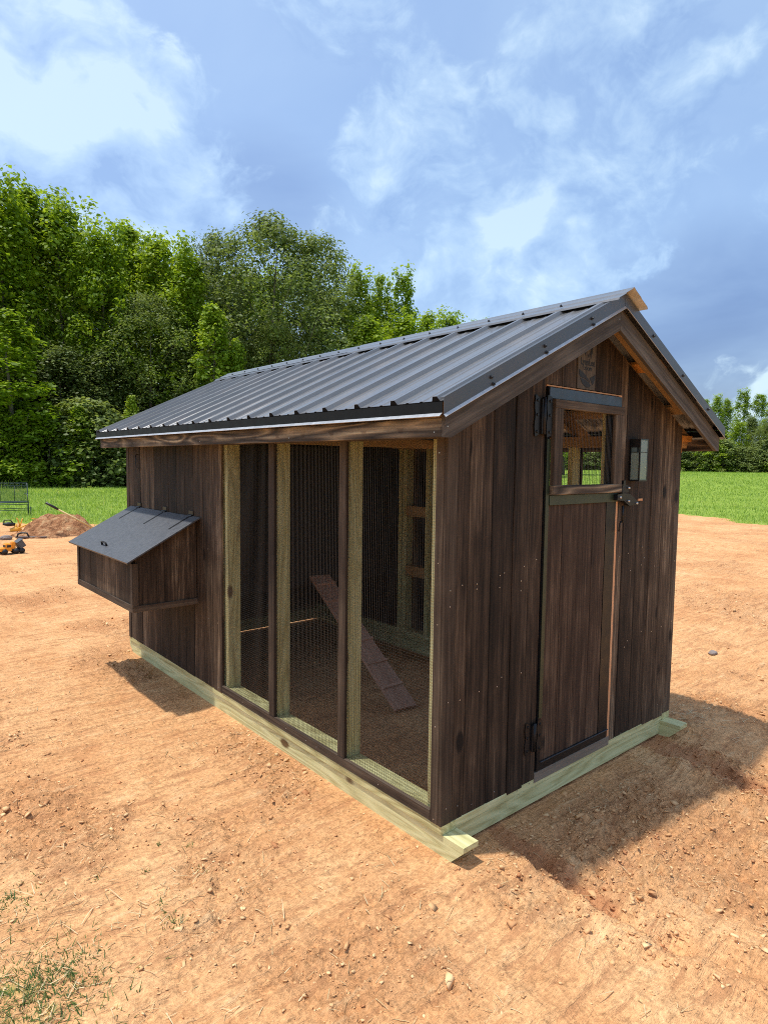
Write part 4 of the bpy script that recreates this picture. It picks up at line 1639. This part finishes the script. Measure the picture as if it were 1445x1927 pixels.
# ------------------------------------------------------------------ loose soil, straw, grass
def clods():
    rng = np.random.default_rng(5)
    base = np.array([(x_, y_, z_) for z_ in (-.6, .6) for (x_, y_) in ((-.8, -.7), (.8, -.75), (.7, .8), (-.75, .7))])
    tri = np.array([(0, 2, 1), (0, 3, 2), (4, 5, 6), (4, 6, 7), (0, 1, 5), (0, 5, 4), (1, 2, 6), (1, 6, 5), (2, 3, 7), (2, 7, 6), (3, 0, 4), (3, 4, 7)])
    N = 62000
    # denser close to the coop front and the near ground
    x = np.concatenate([rng.uniform(-2.0, 2.8, N), rng.uniform(-2.5, 7, N // 2)])
    y = np.concatenate([rng.uniform(-1.4, 2.6, N), rng.uniform(-1.4, 9, N // 2)])
    big = np.concatenate([np.zeros(N), np.ones(N // 2)])
    h, moist, crumb = ground_fields(x, y)
    ds = np.hypot(x - .65, y + .6)
    pr = 0.05 + 0.42 * crumb + 0.5 * moist * .6 + .16 * np.exp(-(ds / .5) ** 2)
    for rr in (RUTS, RUT2):
        for (a, b) in rr:
            d, t = seg_dist(x, y, *a, *b)
            pr = pr + 0.8 * np.exp(-((d - .11) / .05) ** 2)
    inside = (x > .0) & (x < W) & (y > -.02) & (y < L)
    keep = (rng.random(len(x)) < pr) & ~inside
    x, y, h, big, moist = x[keep], y[keep], h[keep], big[keep], moist[keep]
    n = len(x)
    s = (.0016 + .0052 * rng.random(n) ** 3.4) * (1 + .9 * big)
    s = np.where(rng.random(n) < .004, s * 1.6 + .002, s)
    sc = np.stack([s * rng.uniform(.8, 1.9, n), s * rng.uniform(.7, 1.3, n), s * rng.uniform(.4, .8, n)], 1)
    an = rng.uniform(0, 6.28, n)
    P = (base[None] + rng.uniform(-.5, .5, (n, 8, 3))) * sc[:, None, :]
    ca, sa = np.cos(an)[:, None], np.sin(an)[:, None]
    tl = rng.uniform(-.5, .5, n)[:, None]
    P = np.stack([P[..., 0], P[..., 1], P[..., 2] + P[..., 0] * tl], 2)
    P = np.stack([P[..., 0] * ca - P[..., 1] * sa, P[..., 0] * sa + P[..., 1] * ca, P[..., 2]], 2)
    P += np.stack([x, y, h + sc[:, 2] * .35], 1)[:, None]
    F = (tri[None] + (np.arange(n) * 8)[:, None, None]).reshape(-1, 3)
    tone = np.repeat(np.clip(rng.normal(.55, .25, n) - .5 * moist, 0, 1), 8)
    me = numpy_mesh('soil_clods', P.reshape(-1, 3), F, 3, {'tone': tone})
    o = link('soil_clods', me, 'clod_soil')
    tag(o, 'loose crumbs and clods of red clay strewn over the dirt', 'soil', kind='stuff')


clods()


def strips(name, x, y, z, ln, wd, az, lift, curl, tone, material, label, cat, rng, tip=.15, secs=(0, .4, .75, 1.0)):
    """bent blades: 3 sections, tapering"""
    n = len(x)
    dx, dy = np.cos(az), np.sin(az)
    px, py = -dy, dx
    V = []
    for k, q in enumerate(secs):
        hz_ = z + ln * (lift * q - curl * q * q)
        hx = ln * np.sqrt(np.maximum(0.02, 1 - np.minimum(1, lift) ** 2)) * q
        w = wd * (1 - (1 - tip) * q ** 1.5) * .5
        cx, cy = x + dx * hx, y + dy * hx
        V.append(np.stack([cx + px * w, cy + py * w, hz_], 1))
        V.append(np.stack([cx - px * w, cy - py * w, hz_], 1))
    V = np.stack(V, 1)
    ns = len(secs)
    b = (np.arange(n) * 2 * ns)[:, None]
    F = np.concatenate([b + np.array([[0, 1, 3, 2]]) + 2 * k for k in range(ns - 1)], 0)
    me = numpy_mesh(name, V.reshape(-1, 3), F, 4, {'tone': np.repeat(tone, 2 * ns)})
    o = link(name, me, material)
    tag(o, label, cat, kind='stuff')
    return o


def straw():
    rng = np.random.default_rng(8)
    N = 5200
    x = np.concatenate([rng.uniform(-1.9, 2.6, N), rng.normal(2.25, .16, 260), rng.normal(-1.42, .18, 260), rng.normal(.95, .3, 120), rng.normal(-.9, .12, 60)])
    y = np.concatenate([rng.uniform(-1.3, 3.5, N), rng.normal(-.02, .13, 260), rng.normal(.42, .22, 260), rng.normal(-.12, .08, 120), rng.normal(.45, .1, 60)])
    cl = fbm(x * 1.8, y * 1.8, 3, 15)
    keep = ((np.arange(len(x)) >= N) | (rng.random(len(x)) < sstep(.42, .62, cl) * .55 + .05)) & ~((x > -.02) & (x < W + .02) & (y > -.13) & (y < L))
    x, y = x[keep], y[keep]
    n = len(x)
    h = ground_fields(x, y)[0]
    strips('straw', x, y, h + .004, rng.uniform(.015, .085, n) * rng.uniform(.5, 1.1, n), rng.uniform(.0014, .0040, n), rng.uniform(0, 6.28, n),
           rng.uniform(0, .35, n), rng.uniform(0, .25, n), np.clip(rng.normal(.6, .3, n), 0, 1), 'straw',
           'dry straw and dead grass stalks scattered over the dirt', 'straw', rng, .4)


straw()


def grass():
    rng = np.random.default_rng(3)
    # near weeds and tufts
    X, Y, LN, TN = [], [], [], []
    spots = [(-1.44, .36, .10, 420, .030), (-1.53, .25, .14, 900, .040), (-1.36, .32, .07, 220, .028), (-1.50, .76, .09, 240, .03), (-1.40, .80, .06, 60, .022)]
    for (px, py, n, l) in ((330, 1742, 34, .034), (318, 1722, 16, .03), (305, 1705, 10, .025), (370, 1632, 14, .022), (383, 1638, 12, .022), (358, 1592, 14, .022),
                           (275, 1642, 12, .02), (298, 1592, 10, .02), (178, 1662, 14, .022), (20, 1690, 30, .03)):
        g = ground_at(px, py)
        spots.append((g.x, g.y, .008 if n < 30 else .014, n, l))
    for (cx, cy, r, n, l) in spots:
        X.append(rng.normal(cx, r, n)); Y.append(rng.normal(cy, r, n))
        LN.append(rng.uniform(.5, 1.25, n) * l); TN.append(np.clip(rng.normal(.45, .30, n), 0, 1))
    x, y, ln, tn = map(np.concatenate, (X, Y, LN, TN))
    n = len(x)
    h = ground_fields(x, y)[0]
    strips('weed_tufts', x, y, h - .002, ln, rng.uniform(.0022, .0042, n), rng.uniform(0, 6.28, n), rng.uniform(.3, .95, n), rng.uniform(0, .3, n), tn,
           'weed_blade', 'small green weeds and grass tufts sprouting from the dirt', 'grass', rng)
    # the meadow: two wedges the photograph looks into
    X, Y, LN, WD, TN = [], [], [], [], []
    for (pa, pb, r0, r1, n) in ((-260, 330, 12, 48, 62000), (960, 1640, 15, 100, 78000)):
        px = rng.uniform(pa, pb, n)
        rr = r0 + (r1 - r0) * rng.random(n) ** 1.25
        ang = np.array([math.atan2(ray(p, 870).x, ray(p, 870).y) for p in np.linspace(pa, pb, 40)])
        a = np.interp(px, np.linspace(pa, pb, 40), ang)
        x = cam.location.x + rr * np.sin(a); y = cam.location.y + rr * np.cos(a)
        g = grass_mask(x, y)
        k = rng.random(n) < sstep(.30, .75, g + (fbm(x * .8, y * .8, 3, 19) - .5) * .5)
        x, y, rr = x[k], y[k], rr[k]
        X.append(x); Y.append(y)
        LN.append(rng.uniform(.05, .12, len(x)) * (1 + rr / 90) * (.7 + .8 * fbm(x * .5, y * .5, 3, 23)))
        WD.append(rng.uniform(.008, .016, len(x)) * (.5 + rr / 26))
        TN.append(np.clip(rng.normal(.42, .2, len(x)) + (fbm(x * .35, y * .35, 3, 29) - .5) * .6 + .35 * (g[k] < .8), 0, 1))
    # rank growth at the foot of the wood
    n = 9000
    px = rng.uniform(-250, 400, n)
    ang = np.array([math.atan2(ray(p, 870).x, ray(p, 870).y) for p in np.linspace(-250, 400, 40)])
    a = np.interp(px, np.linspace(-250, 400, 40), ang)
    rr = rng.normal(42.0, 1.3, n) + (px / 230) * 3.0
    x = cam.location.x + rr * np.sin(a); y = cam.location.y + rr * np.cos(a)
    X.append(x); Y.append(y); LN.append(rng.uniform(.25, .8, n)); WD.append(rng.uniform(.02, .045, n)); TN.append(np.clip(rng.normal(.5, .22, n), 0, 1))
    x, y, ln, wd, tn = map(np.concatenate, (X, Y, LN, WD, TN))
    n = len(x)
    h = ground_fields(x, y)[0]
    strips('meadow_grass', x, y, h - .01, ln, wd, rng.uniform(0, 6.28, n), rng.uniform(.55, .98, n), rng.uniform(0, .3, n), tn,
           'grass_blade', 'bright green meadow grass beyond the bare dirt', 'grass', rng, secs=(0, .55, 1.0))


grass()


# ------------------------------------------------------------------ trees
def leaf_cloud(centers, crad, nper, size, rng, tone_c, flat_=.75):
    n = len(centers) * nper
    c = np.repeat(centers, nper, 0)
    r = np.repeat(crad, nper)
    off = rng.normal(0, 1, (n, 3))
    off /= np.linalg.norm(off, axis=1)[:, None]
    off *= (rng.random(n) ** .45)[:, None]
    off[:, 2] *= flat_
    p = c + off * r[:, None]
    nrm = off * .8 + np.array([-.12, -.05, .75]) + rng.normal(0, .32, (n, 3))
    nrm /= np.linalg.norm(nrm, axis=1)[:, None] + 1e-9
    t = np.cross(nrm, rng.normal(0, 1, (n, 3)))
    t /= np.linalg.norm(t, axis=1)[:, None] + 1e-9
    b = np.cross(nrm, t)
    s = size * rng.uniform(.6, 1.3, n)
    t *= s[:, None] * .55
    b *= s[:, None] * .40
    V = np.stack([p - t, p + b, p + t, p - b], 1)
    V[:, 0] -= nrm * (s * .12)[:, None]
    V[:, 2] -= nrm * (s * .12)[:, None]
    F = np.arange(n * 4).reshape(n, 4)
    tone = np.repeat(np.repeat(tone_c, nper) + rng.normal(0, .16, n), 4)
    return V.reshape(-1, 3), F, np.clip(tone, 0, 1)


def crown_points(kind, rng):
    if kind == 'poplar':          # tall, pointed, several leaders
        H, R, nb, n = 18.0, 3.3, .10, 360
        u = rng.random(n) ** .85
        prof = np.interp(u, [0, .15, .4, .7, .9, 1], [.55, .9, 1.0, .72, .36, .06])
    elif kind == 'oak':           # broad and rounded
        H, R, nb, n = 16.0, 5.0, .16, 520
        u = rng.random(n)
        prof = np.sqrt(np.clip(1 - (1.9 * u - .85) ** 2, .03, 1))
    elif kind == 'slim':
        H, R, nb, n = 9.0, 1.35, .12, 150
        u = rng.random(n) ** .9
        prof = np.interp(u, [0, .2, .5, .8, 1], [.5, 1, .9, .5, .06])
    elif kind == 'gum':           # airy pointed top with gaps
        H, R, nb, n = 15.0, 2.3, .22, 190
        u = rng.random(n)
        prof = np.interp(u, [0, .2, .5, .8, 1], [.6, 1, .9, .6, .1])
    else:                         # shrub
        H, R, nb, n = 4.0, 2.0, .02, 190
        u = rng.random(n)
        prof = np.interp(u, [0, .3, .7, 1], [.95, 1, .75, .2])
    a = rng.uniform(0, 2 * math.pi, n)
    ph = rng.uniform(0, 6.28, 4)
    lobe = 1 + .20 * np.sin(3 * a + ph[0] + 5 * u) + .14 * np.sin(5 * a + ph[1] - 9 * u) + .12 * np.sin(11 * u + ph[2] + a)
    rad = R * prof * lobe * np.sqrt(rng.uniform(.22, 1, n))
    z = H * (nb + (1 - nb) * u)
    c = np.stack([rad * np.cos(a), rad * np.sin(a), z], 1)
    if kind in ('poplar', 'gum', 'slim'):
        # a few leaders that break the top outline
        k = {'poplar': 6, 'gum': 4, 'slim': 2}[kind]
        ex = []
        for _ in range(k):
            aa, rr_ = rng.uniform(0, 6.28), R * rng.uniform(.15, .55)
            zt = H * rng.uniform(.86, 1.05)
            for q in np.linspace(0, 1, 9):
                ex.append((rr_ * math.cos(aa) + rng.normal(0, .12), rr_ * math.sin(aa) + rng.normal(0, .12), zt - q * H * .22))
        c = np.concatenate([c, np.array(ex)])
    return c, H, R, nb


TREE = {}


def make_tree(kind, seed, leaf, leafmat, nper, crad):
    rng = np.random.default_rng(seed)
    c, H, R, nb = crown_points(kind, rng)
    cr = crad * rng.uniform(.6, 1.35, len(c))
    tone = np.clip(rng.normal(.5, .2, len(c)), 0, 1)
    V, F, T = leaf_cloud(c, cr, nper, leaf, rng, tone)
    crown = numpy_mesh('crown_' + kind, V, F, 4, {'tone': T})
    crown.materials.append(MATS[leafmat])
    v, f = [], []
    top = H * .9
    lean = rng.normal(0, .25, 2)
    pts = [(lean[0] * q * q, lean[1] * q * q, -.2 + top * q) for q in (0, .1, .25, .45, .65, .85, 1.0)]
    r0 = H * .013
    tube_geo(pts, [r0 * 1.35, r0, r0 * .85, r0 * .65, r0 * .45, r0 * .25, r0 * .08], 8, v, f)
    if kind == 'shrub':
        v, f = [], []
        for k in range(5):
            a = k * 1.3
            tube_geo([(.1 * math.cos(a), .1 * math.sin(a), -.1), (.5 * math.cos(a), .5 * math.sin(a), 1.2), (1.0 * math.cos(a), 1.0 * math.sin(a), 2.6)], [.05, .035, .012], 5, v, f)
    sel = rng.choice(len(c), min(len(c), 34 if kind != 'slim' else 14), replace=False)
    for i in sel:
        e = c[i]
        zs = max(nb * H * .7, e[2] - np.hypot(e[0], e[1]) * rng.uniform(.5, 1.0))
        q = (zs + .2) / top
        if q > .97: continue
        s = np.array([lean[0] * q * q, lean[1] * q * q, zs])
        m = (s + e) / 2 + rng.normal(0, .15, 3) + np.array([0, 0, -.15])
        rb = r0 * (1.05 - q) * .42
        tube_geo([s, m, e], [rb, rb * .65, rb * .2], 5, v, f)
    tr = pydata('trunk_' + kind, v, f)
    tr.materials.append(MATS['bark'])
    for p in tr.polygons: p.use_smooth = True
    TREE.setdefault(kind + leafmat, []).append((crown, tr, H))


for sd_ in (1, 2, 3):
    make_tree('poplar', sd_, .27, 'leaf_bright', 27, .92)
for sd_ in (4, 5):
    make_tree('oak', sd_, .20, 'leaf_dark', 36, .95)
make_tree('poplar', 6, .25, 'leaf_dark', 27, .95)
make_tree('slim', 7, .19, 'leaf_bright', 26, .45)
make_tree('slim', 8, .19, 'leaf_bright', 26, .45)
make_tree('gum', 9, .24, 'leaf_bright', 26, .62)
make_tree('gum', 10, .24, 'leaf_bright', 26, .62)
make_tree('shrub', 12, .17, 'leaf_bright', 36, .50)
make_tree('shrub', 13, .17, 'leaf_dark', 36, .50)


def tree(name, key, var, pos, height, wide, rz, label, group=None, cat='tree'):
    crown, tr, H = TREE[key][var % len(TREE[key])]
    e = empty(name, (pos.x, pos.y, gz(pos.x, pos.y) - .03), rz)
    s = height / H
    e.scale = (s * wide, s * wide, s)
    for nm, me in (('trunk', tr), ('crown', crown)):
        o = bpy.data.objects.new(nm, me)
        C.objects.link(o)
        o.parent = e
    tag(e, label, cat, group)
    return e


def top_height(px, py, dist):
    """height of a tree whose tip shows at (px,py), standing at horizontal distance dist"""
    d = ray(px, py)
    return cam.location.z + d.z / math.hypot(d.x, d.y) * dist


rt = random.Random(21)
G1 = 'trees of the wood behind the coop'
# (column, tip row, distance, key, width factor, label)
front = [
    (-150, 330, 47, 'poplarleaf_bright', 1.05, None), (-60, 340, 50, 'poplarleaf_bright', 1.0, None),
    (10, 345, 49, 'poplarleaf_bright', .95, 'tallest bright green tree at the left edge of the wood'),
    (66, 342, 51, 'poplarleaf_bright', .95, 'bright green tree with rounded tip, second from the left edge'),
    (128, 372, 50, 'poplarleaf_bright', 1.0, 'bright green tree with broad shoulder left of the dip in the treeline'),
    (198, 425, 48, 'poplarleaf_bright', .85, 'bright green tree with a small tip in the dip of the treeline'),
    (247, 412, 52, 'poplarleaf_bright', .85, 'slender green tree whose pointed tip stands alone left of the oak'),
    (305, 440, 50, 'poplarleaf_bright', .9, 'green tree with small pointed tips just left of the dark oak'),
    (352, 462, 48, 'poplarleaf_bright', .9, 'yellow-green tree touching the left side of the dark oak'),
    (408, 446, 52, 'oakleaf_dark', .62, 'dark green round-topped tree close beside the big oak'),
    (505, 416, 50, 'oakleaf_dark', 1.05, 'largest dark green oak with broad round crown above the roof'),
    (598, 452, 52, 'oakleaf_dark', .80, 'dark green tree forming the right shoulder of the big oak'),
    (672, 505, 54, 'gumleaf_bright', .8, 'light green tree just right of the oak crown'),
    (712, 506, 55, 'gumleaf_bright', .62, 'thin airy tree with gaps showing sky above the roof'),
    (752, 508, 54, 'gumleaf_bright', .72, 'light green tree with a single bright pointed tip above the roof'),
    (802, 582, 56, 'poplarleaf_bright', .95, 'low bright green tree at the right end above the roof line'),
    (842, 588, 58, 'poplarleaf_bright', .9, 'last green tree before the ridge hides the wood'),
    (900, 610, 60, 'poplarleaf_bright', .9, None), (970, 640, 62, 'oakleaf_dark', .8, None), (1060, 680, 68, 'poplarleaf_bright', .9, None),
]
for i, (px, py, ds, key, wd, lb) in enumerate(front):
    p = along(px, ds)
    h = top_height(px, py, ds) * (1.0 if key.startswith('oak') else .97)
    tree('oak_tree' if key.startswith('oak') else 'broadleaf_tree', key, i, p, h, wd * 1.0, rt.uniform(0, 6.28),
         lb or 'tall broadleaf tree of the wood, mostly hidden behind its neighbours', G1)
# second rank filling the wood, darker and lower
for i, px in enumerate(range(-180, 900, 62)):
    ds = rt.uniform(57, 66)
    row = np.interp(px, [-180, 0, 150, 300, 420, 600, 700, 850], [400, 410, 450, 500, 500, 520, 580, 640]) + rt.uniform(-8, 30)
    p = along(px + rt.uniform(-20, 20), ds)
    tree('broadleaf_tree', rt.choice(['poplarleaf_bright', 'oakleaf_dark', 'poplarleaf_bright']), i, p, top_height(px, row, ds), 1.1, rt.uniform(0, 6.28),
         'tall broadleaf tree of the wood, mostly hidden behind its neighbours', G1)
MID = {30: 'dark shaded tree behind the bushy sapling at the left edge', 120: 'dark shaded tree in the wood above the leafy sapling', 205: 'dark shaded tree in the wood above the left eave corner',
       285: 'dark round tree in the wood left of the yellow-green sapling', 345: 'dark tree just left of the yellow-green sapling', 420: 'dark round tree right behind the yellow-green sapling',
       -60: 'dark tree of the wood beyond the left edge'}
# mid-height dark trees at the wood's edge
for i, (px, row, ds, key, wd) in enumerate([(30, 640, 46, 'poplarleaf_dark', 1.5), (120, 660, 46, 'poplarleaf_dark', 1.6), (205, 660, 46.5, 'poplarleaf_dark', 1.6),
                                            (285, 560, 47, 'oakleaf_dark', 1.0), (345, 640, 47, 'poplarleaf_dark', 1.4), (420, 620, 47, 'oakleaf_dark', .9),
                                            (520, 610, 48, 'oakleaf_dark', .9), (-60, 560, 46, 'poplarleaf_dark', 1.3), (610, 620, 50, 'oakleaf_dark', .9), (690, 600, 50, 'poplarleaf_bright', 1.2), (760, 600, 52, 'poplarleaf_bright', 1.2)]):
    p = along(px, ds)
    tree('broadleaf_tree', key, i, p, top_height(px, row, ds), wd, rt.uniform(0, 6.28), MID.get(px, 'dark shaded tree of the wood standing behind the coop roof'), G1)
# saplings and shrubs along the edge
SAP = [(400, 575, 44.5, .95, 'bright yellow-green sapling standing out before the dark oak'), (250, 745, 43.5, .9, 'small bright sapling just above the left eave'),
       (150, 762, 41.5, 1.3, 'leafy sapling standing left of the coop at the wood edge'), (28, 590, 42.5, 1.6, 'tall bushy sapling at the left edge of the picture'),
       (445, 640, 45, .8, 'short bright sapling right beside the yellow-green one')]
for i, (px, row, ds, wd, lb) in enumerate(SAP):
    p = along(px, ds)
    tree('sapling', 'slimleaf_bright', i, p, top_height(px, row, ds), wd, rt.uniform(0, 6.28), lb, 'saplings along the wood edge')
ORD = ['first', 'second', 'third', 'fourth', 'fifth', 'sixth', 'seventh', 'eighth']
for i, px in enumerate(range(-170, 520, 36)):
    ds = rt.uniform(41.5, 44) + max(0, px) / 150
    p = along(px + rt.uniform(-10, 10), ds)
    tree('shrub', rt.choice(['shrubleaf_bright', 'shrubleaf_dark', 'shrubleaf_dark']), i, p, rt.uniform(2.6, 5.2), rt.uniform(1.0, 1.4), rt.uniform(0, 6.28),
         ORD[(px - 10) // 36] + ' leafy shrub from the left edge at the foot of the wood' if 0 < px < 235 else
         ('leafy shrub of the wood foot beyond the left edge' if px <= 0 else 'leafy shrub of the wood foot hidden behind the coop'), 'shrubs at the foot of the wood', 'shrub')

# the treeline across the field on the right
G2 = 'trees across the field'
right = [(1290, 770, 96), (1318, 752, 98), (1342, 748, 97), (1362, 752, 99), (1392, 738, 97), (1425, 742, 98), (1450, 752, 97), (1490, 745, 99), (1530, 750, 98), (1240, 765, 97), (1190, 770, 98), (1130, 765, 97), (1080, 770, 98), (1570, 745, 98)]
labs = {1342: 'bright green tree with blunt tip nearest the right eave, across the field', 1392: 'tallest bright green tree across the field at the right',
        1425: 'bright green tree across the field near the right edge', 1318: 'bright green tree across the field touching the right eave',
        1362: 'bright green tree left of the tallest one across the field', 1290: 'bright green tree across the field half hidden by the right eave'}
for i, (px, py, ds) in enumerate(right):
    p = along(px, ds + 3)
    tree('broadleaf_tree', 'gumleaf_bright' if i % 3 else 'poplarleaf_bright', i, p, top_height(px, py, ds + 3) - gz(p.x, p.y), .95 if i % 3 else .85, rt.uniform(0, 6.28),
         labs.get(px, 'bright green tree across the field, hidden by the coop or beyond the right edge'), G2)
for i, px in enumerate(range(1050, 1620, 26)):
    ds = rt.uniform(93, 96)
    p = along(px + rt.uniform(-6, 6), ds)
    row = rt.uniform(778, 812)
    tree('broadleaf_tree', rt.choice(['oakleaf_dark', 'poplarleaf_dark', 'poplarleaf_bright']), i, p, top_height(px, row, ds) - gz(p.x, p.y), rt.uniform(1.1, 1.35), rt.uniform(0, 6.28),
         ORD[int((px - 1284) // 26)] + ' dark low tree right of the coop in the row across the field' if 1284 <= px < 1446 else
         'dark low tree across the field, hidden by the coop or beyond the right edge', G2)
for i, px in enumerate(range(1040, 1620, 20)):
    ds = rt.uniform(90, 92)
    p = along(px, ds)
    tree('shrub', rt.choice(['shrubleaf_bright', 'shrubleaf_dark', 'shrubleaf_dark']), i, p, rt.uniform(2.5, 4.5), 1.3, rt.uniform(0, 6.28),
         ORD[int((px - 1280) // 20)] + ' shrub right of the coop at the foot of the trees across the field' if 1280 <= px < 1440 else
         'shrub across the field, hidden by the coop or beyond the right edge', 'shrubs across the field', 'shrub')
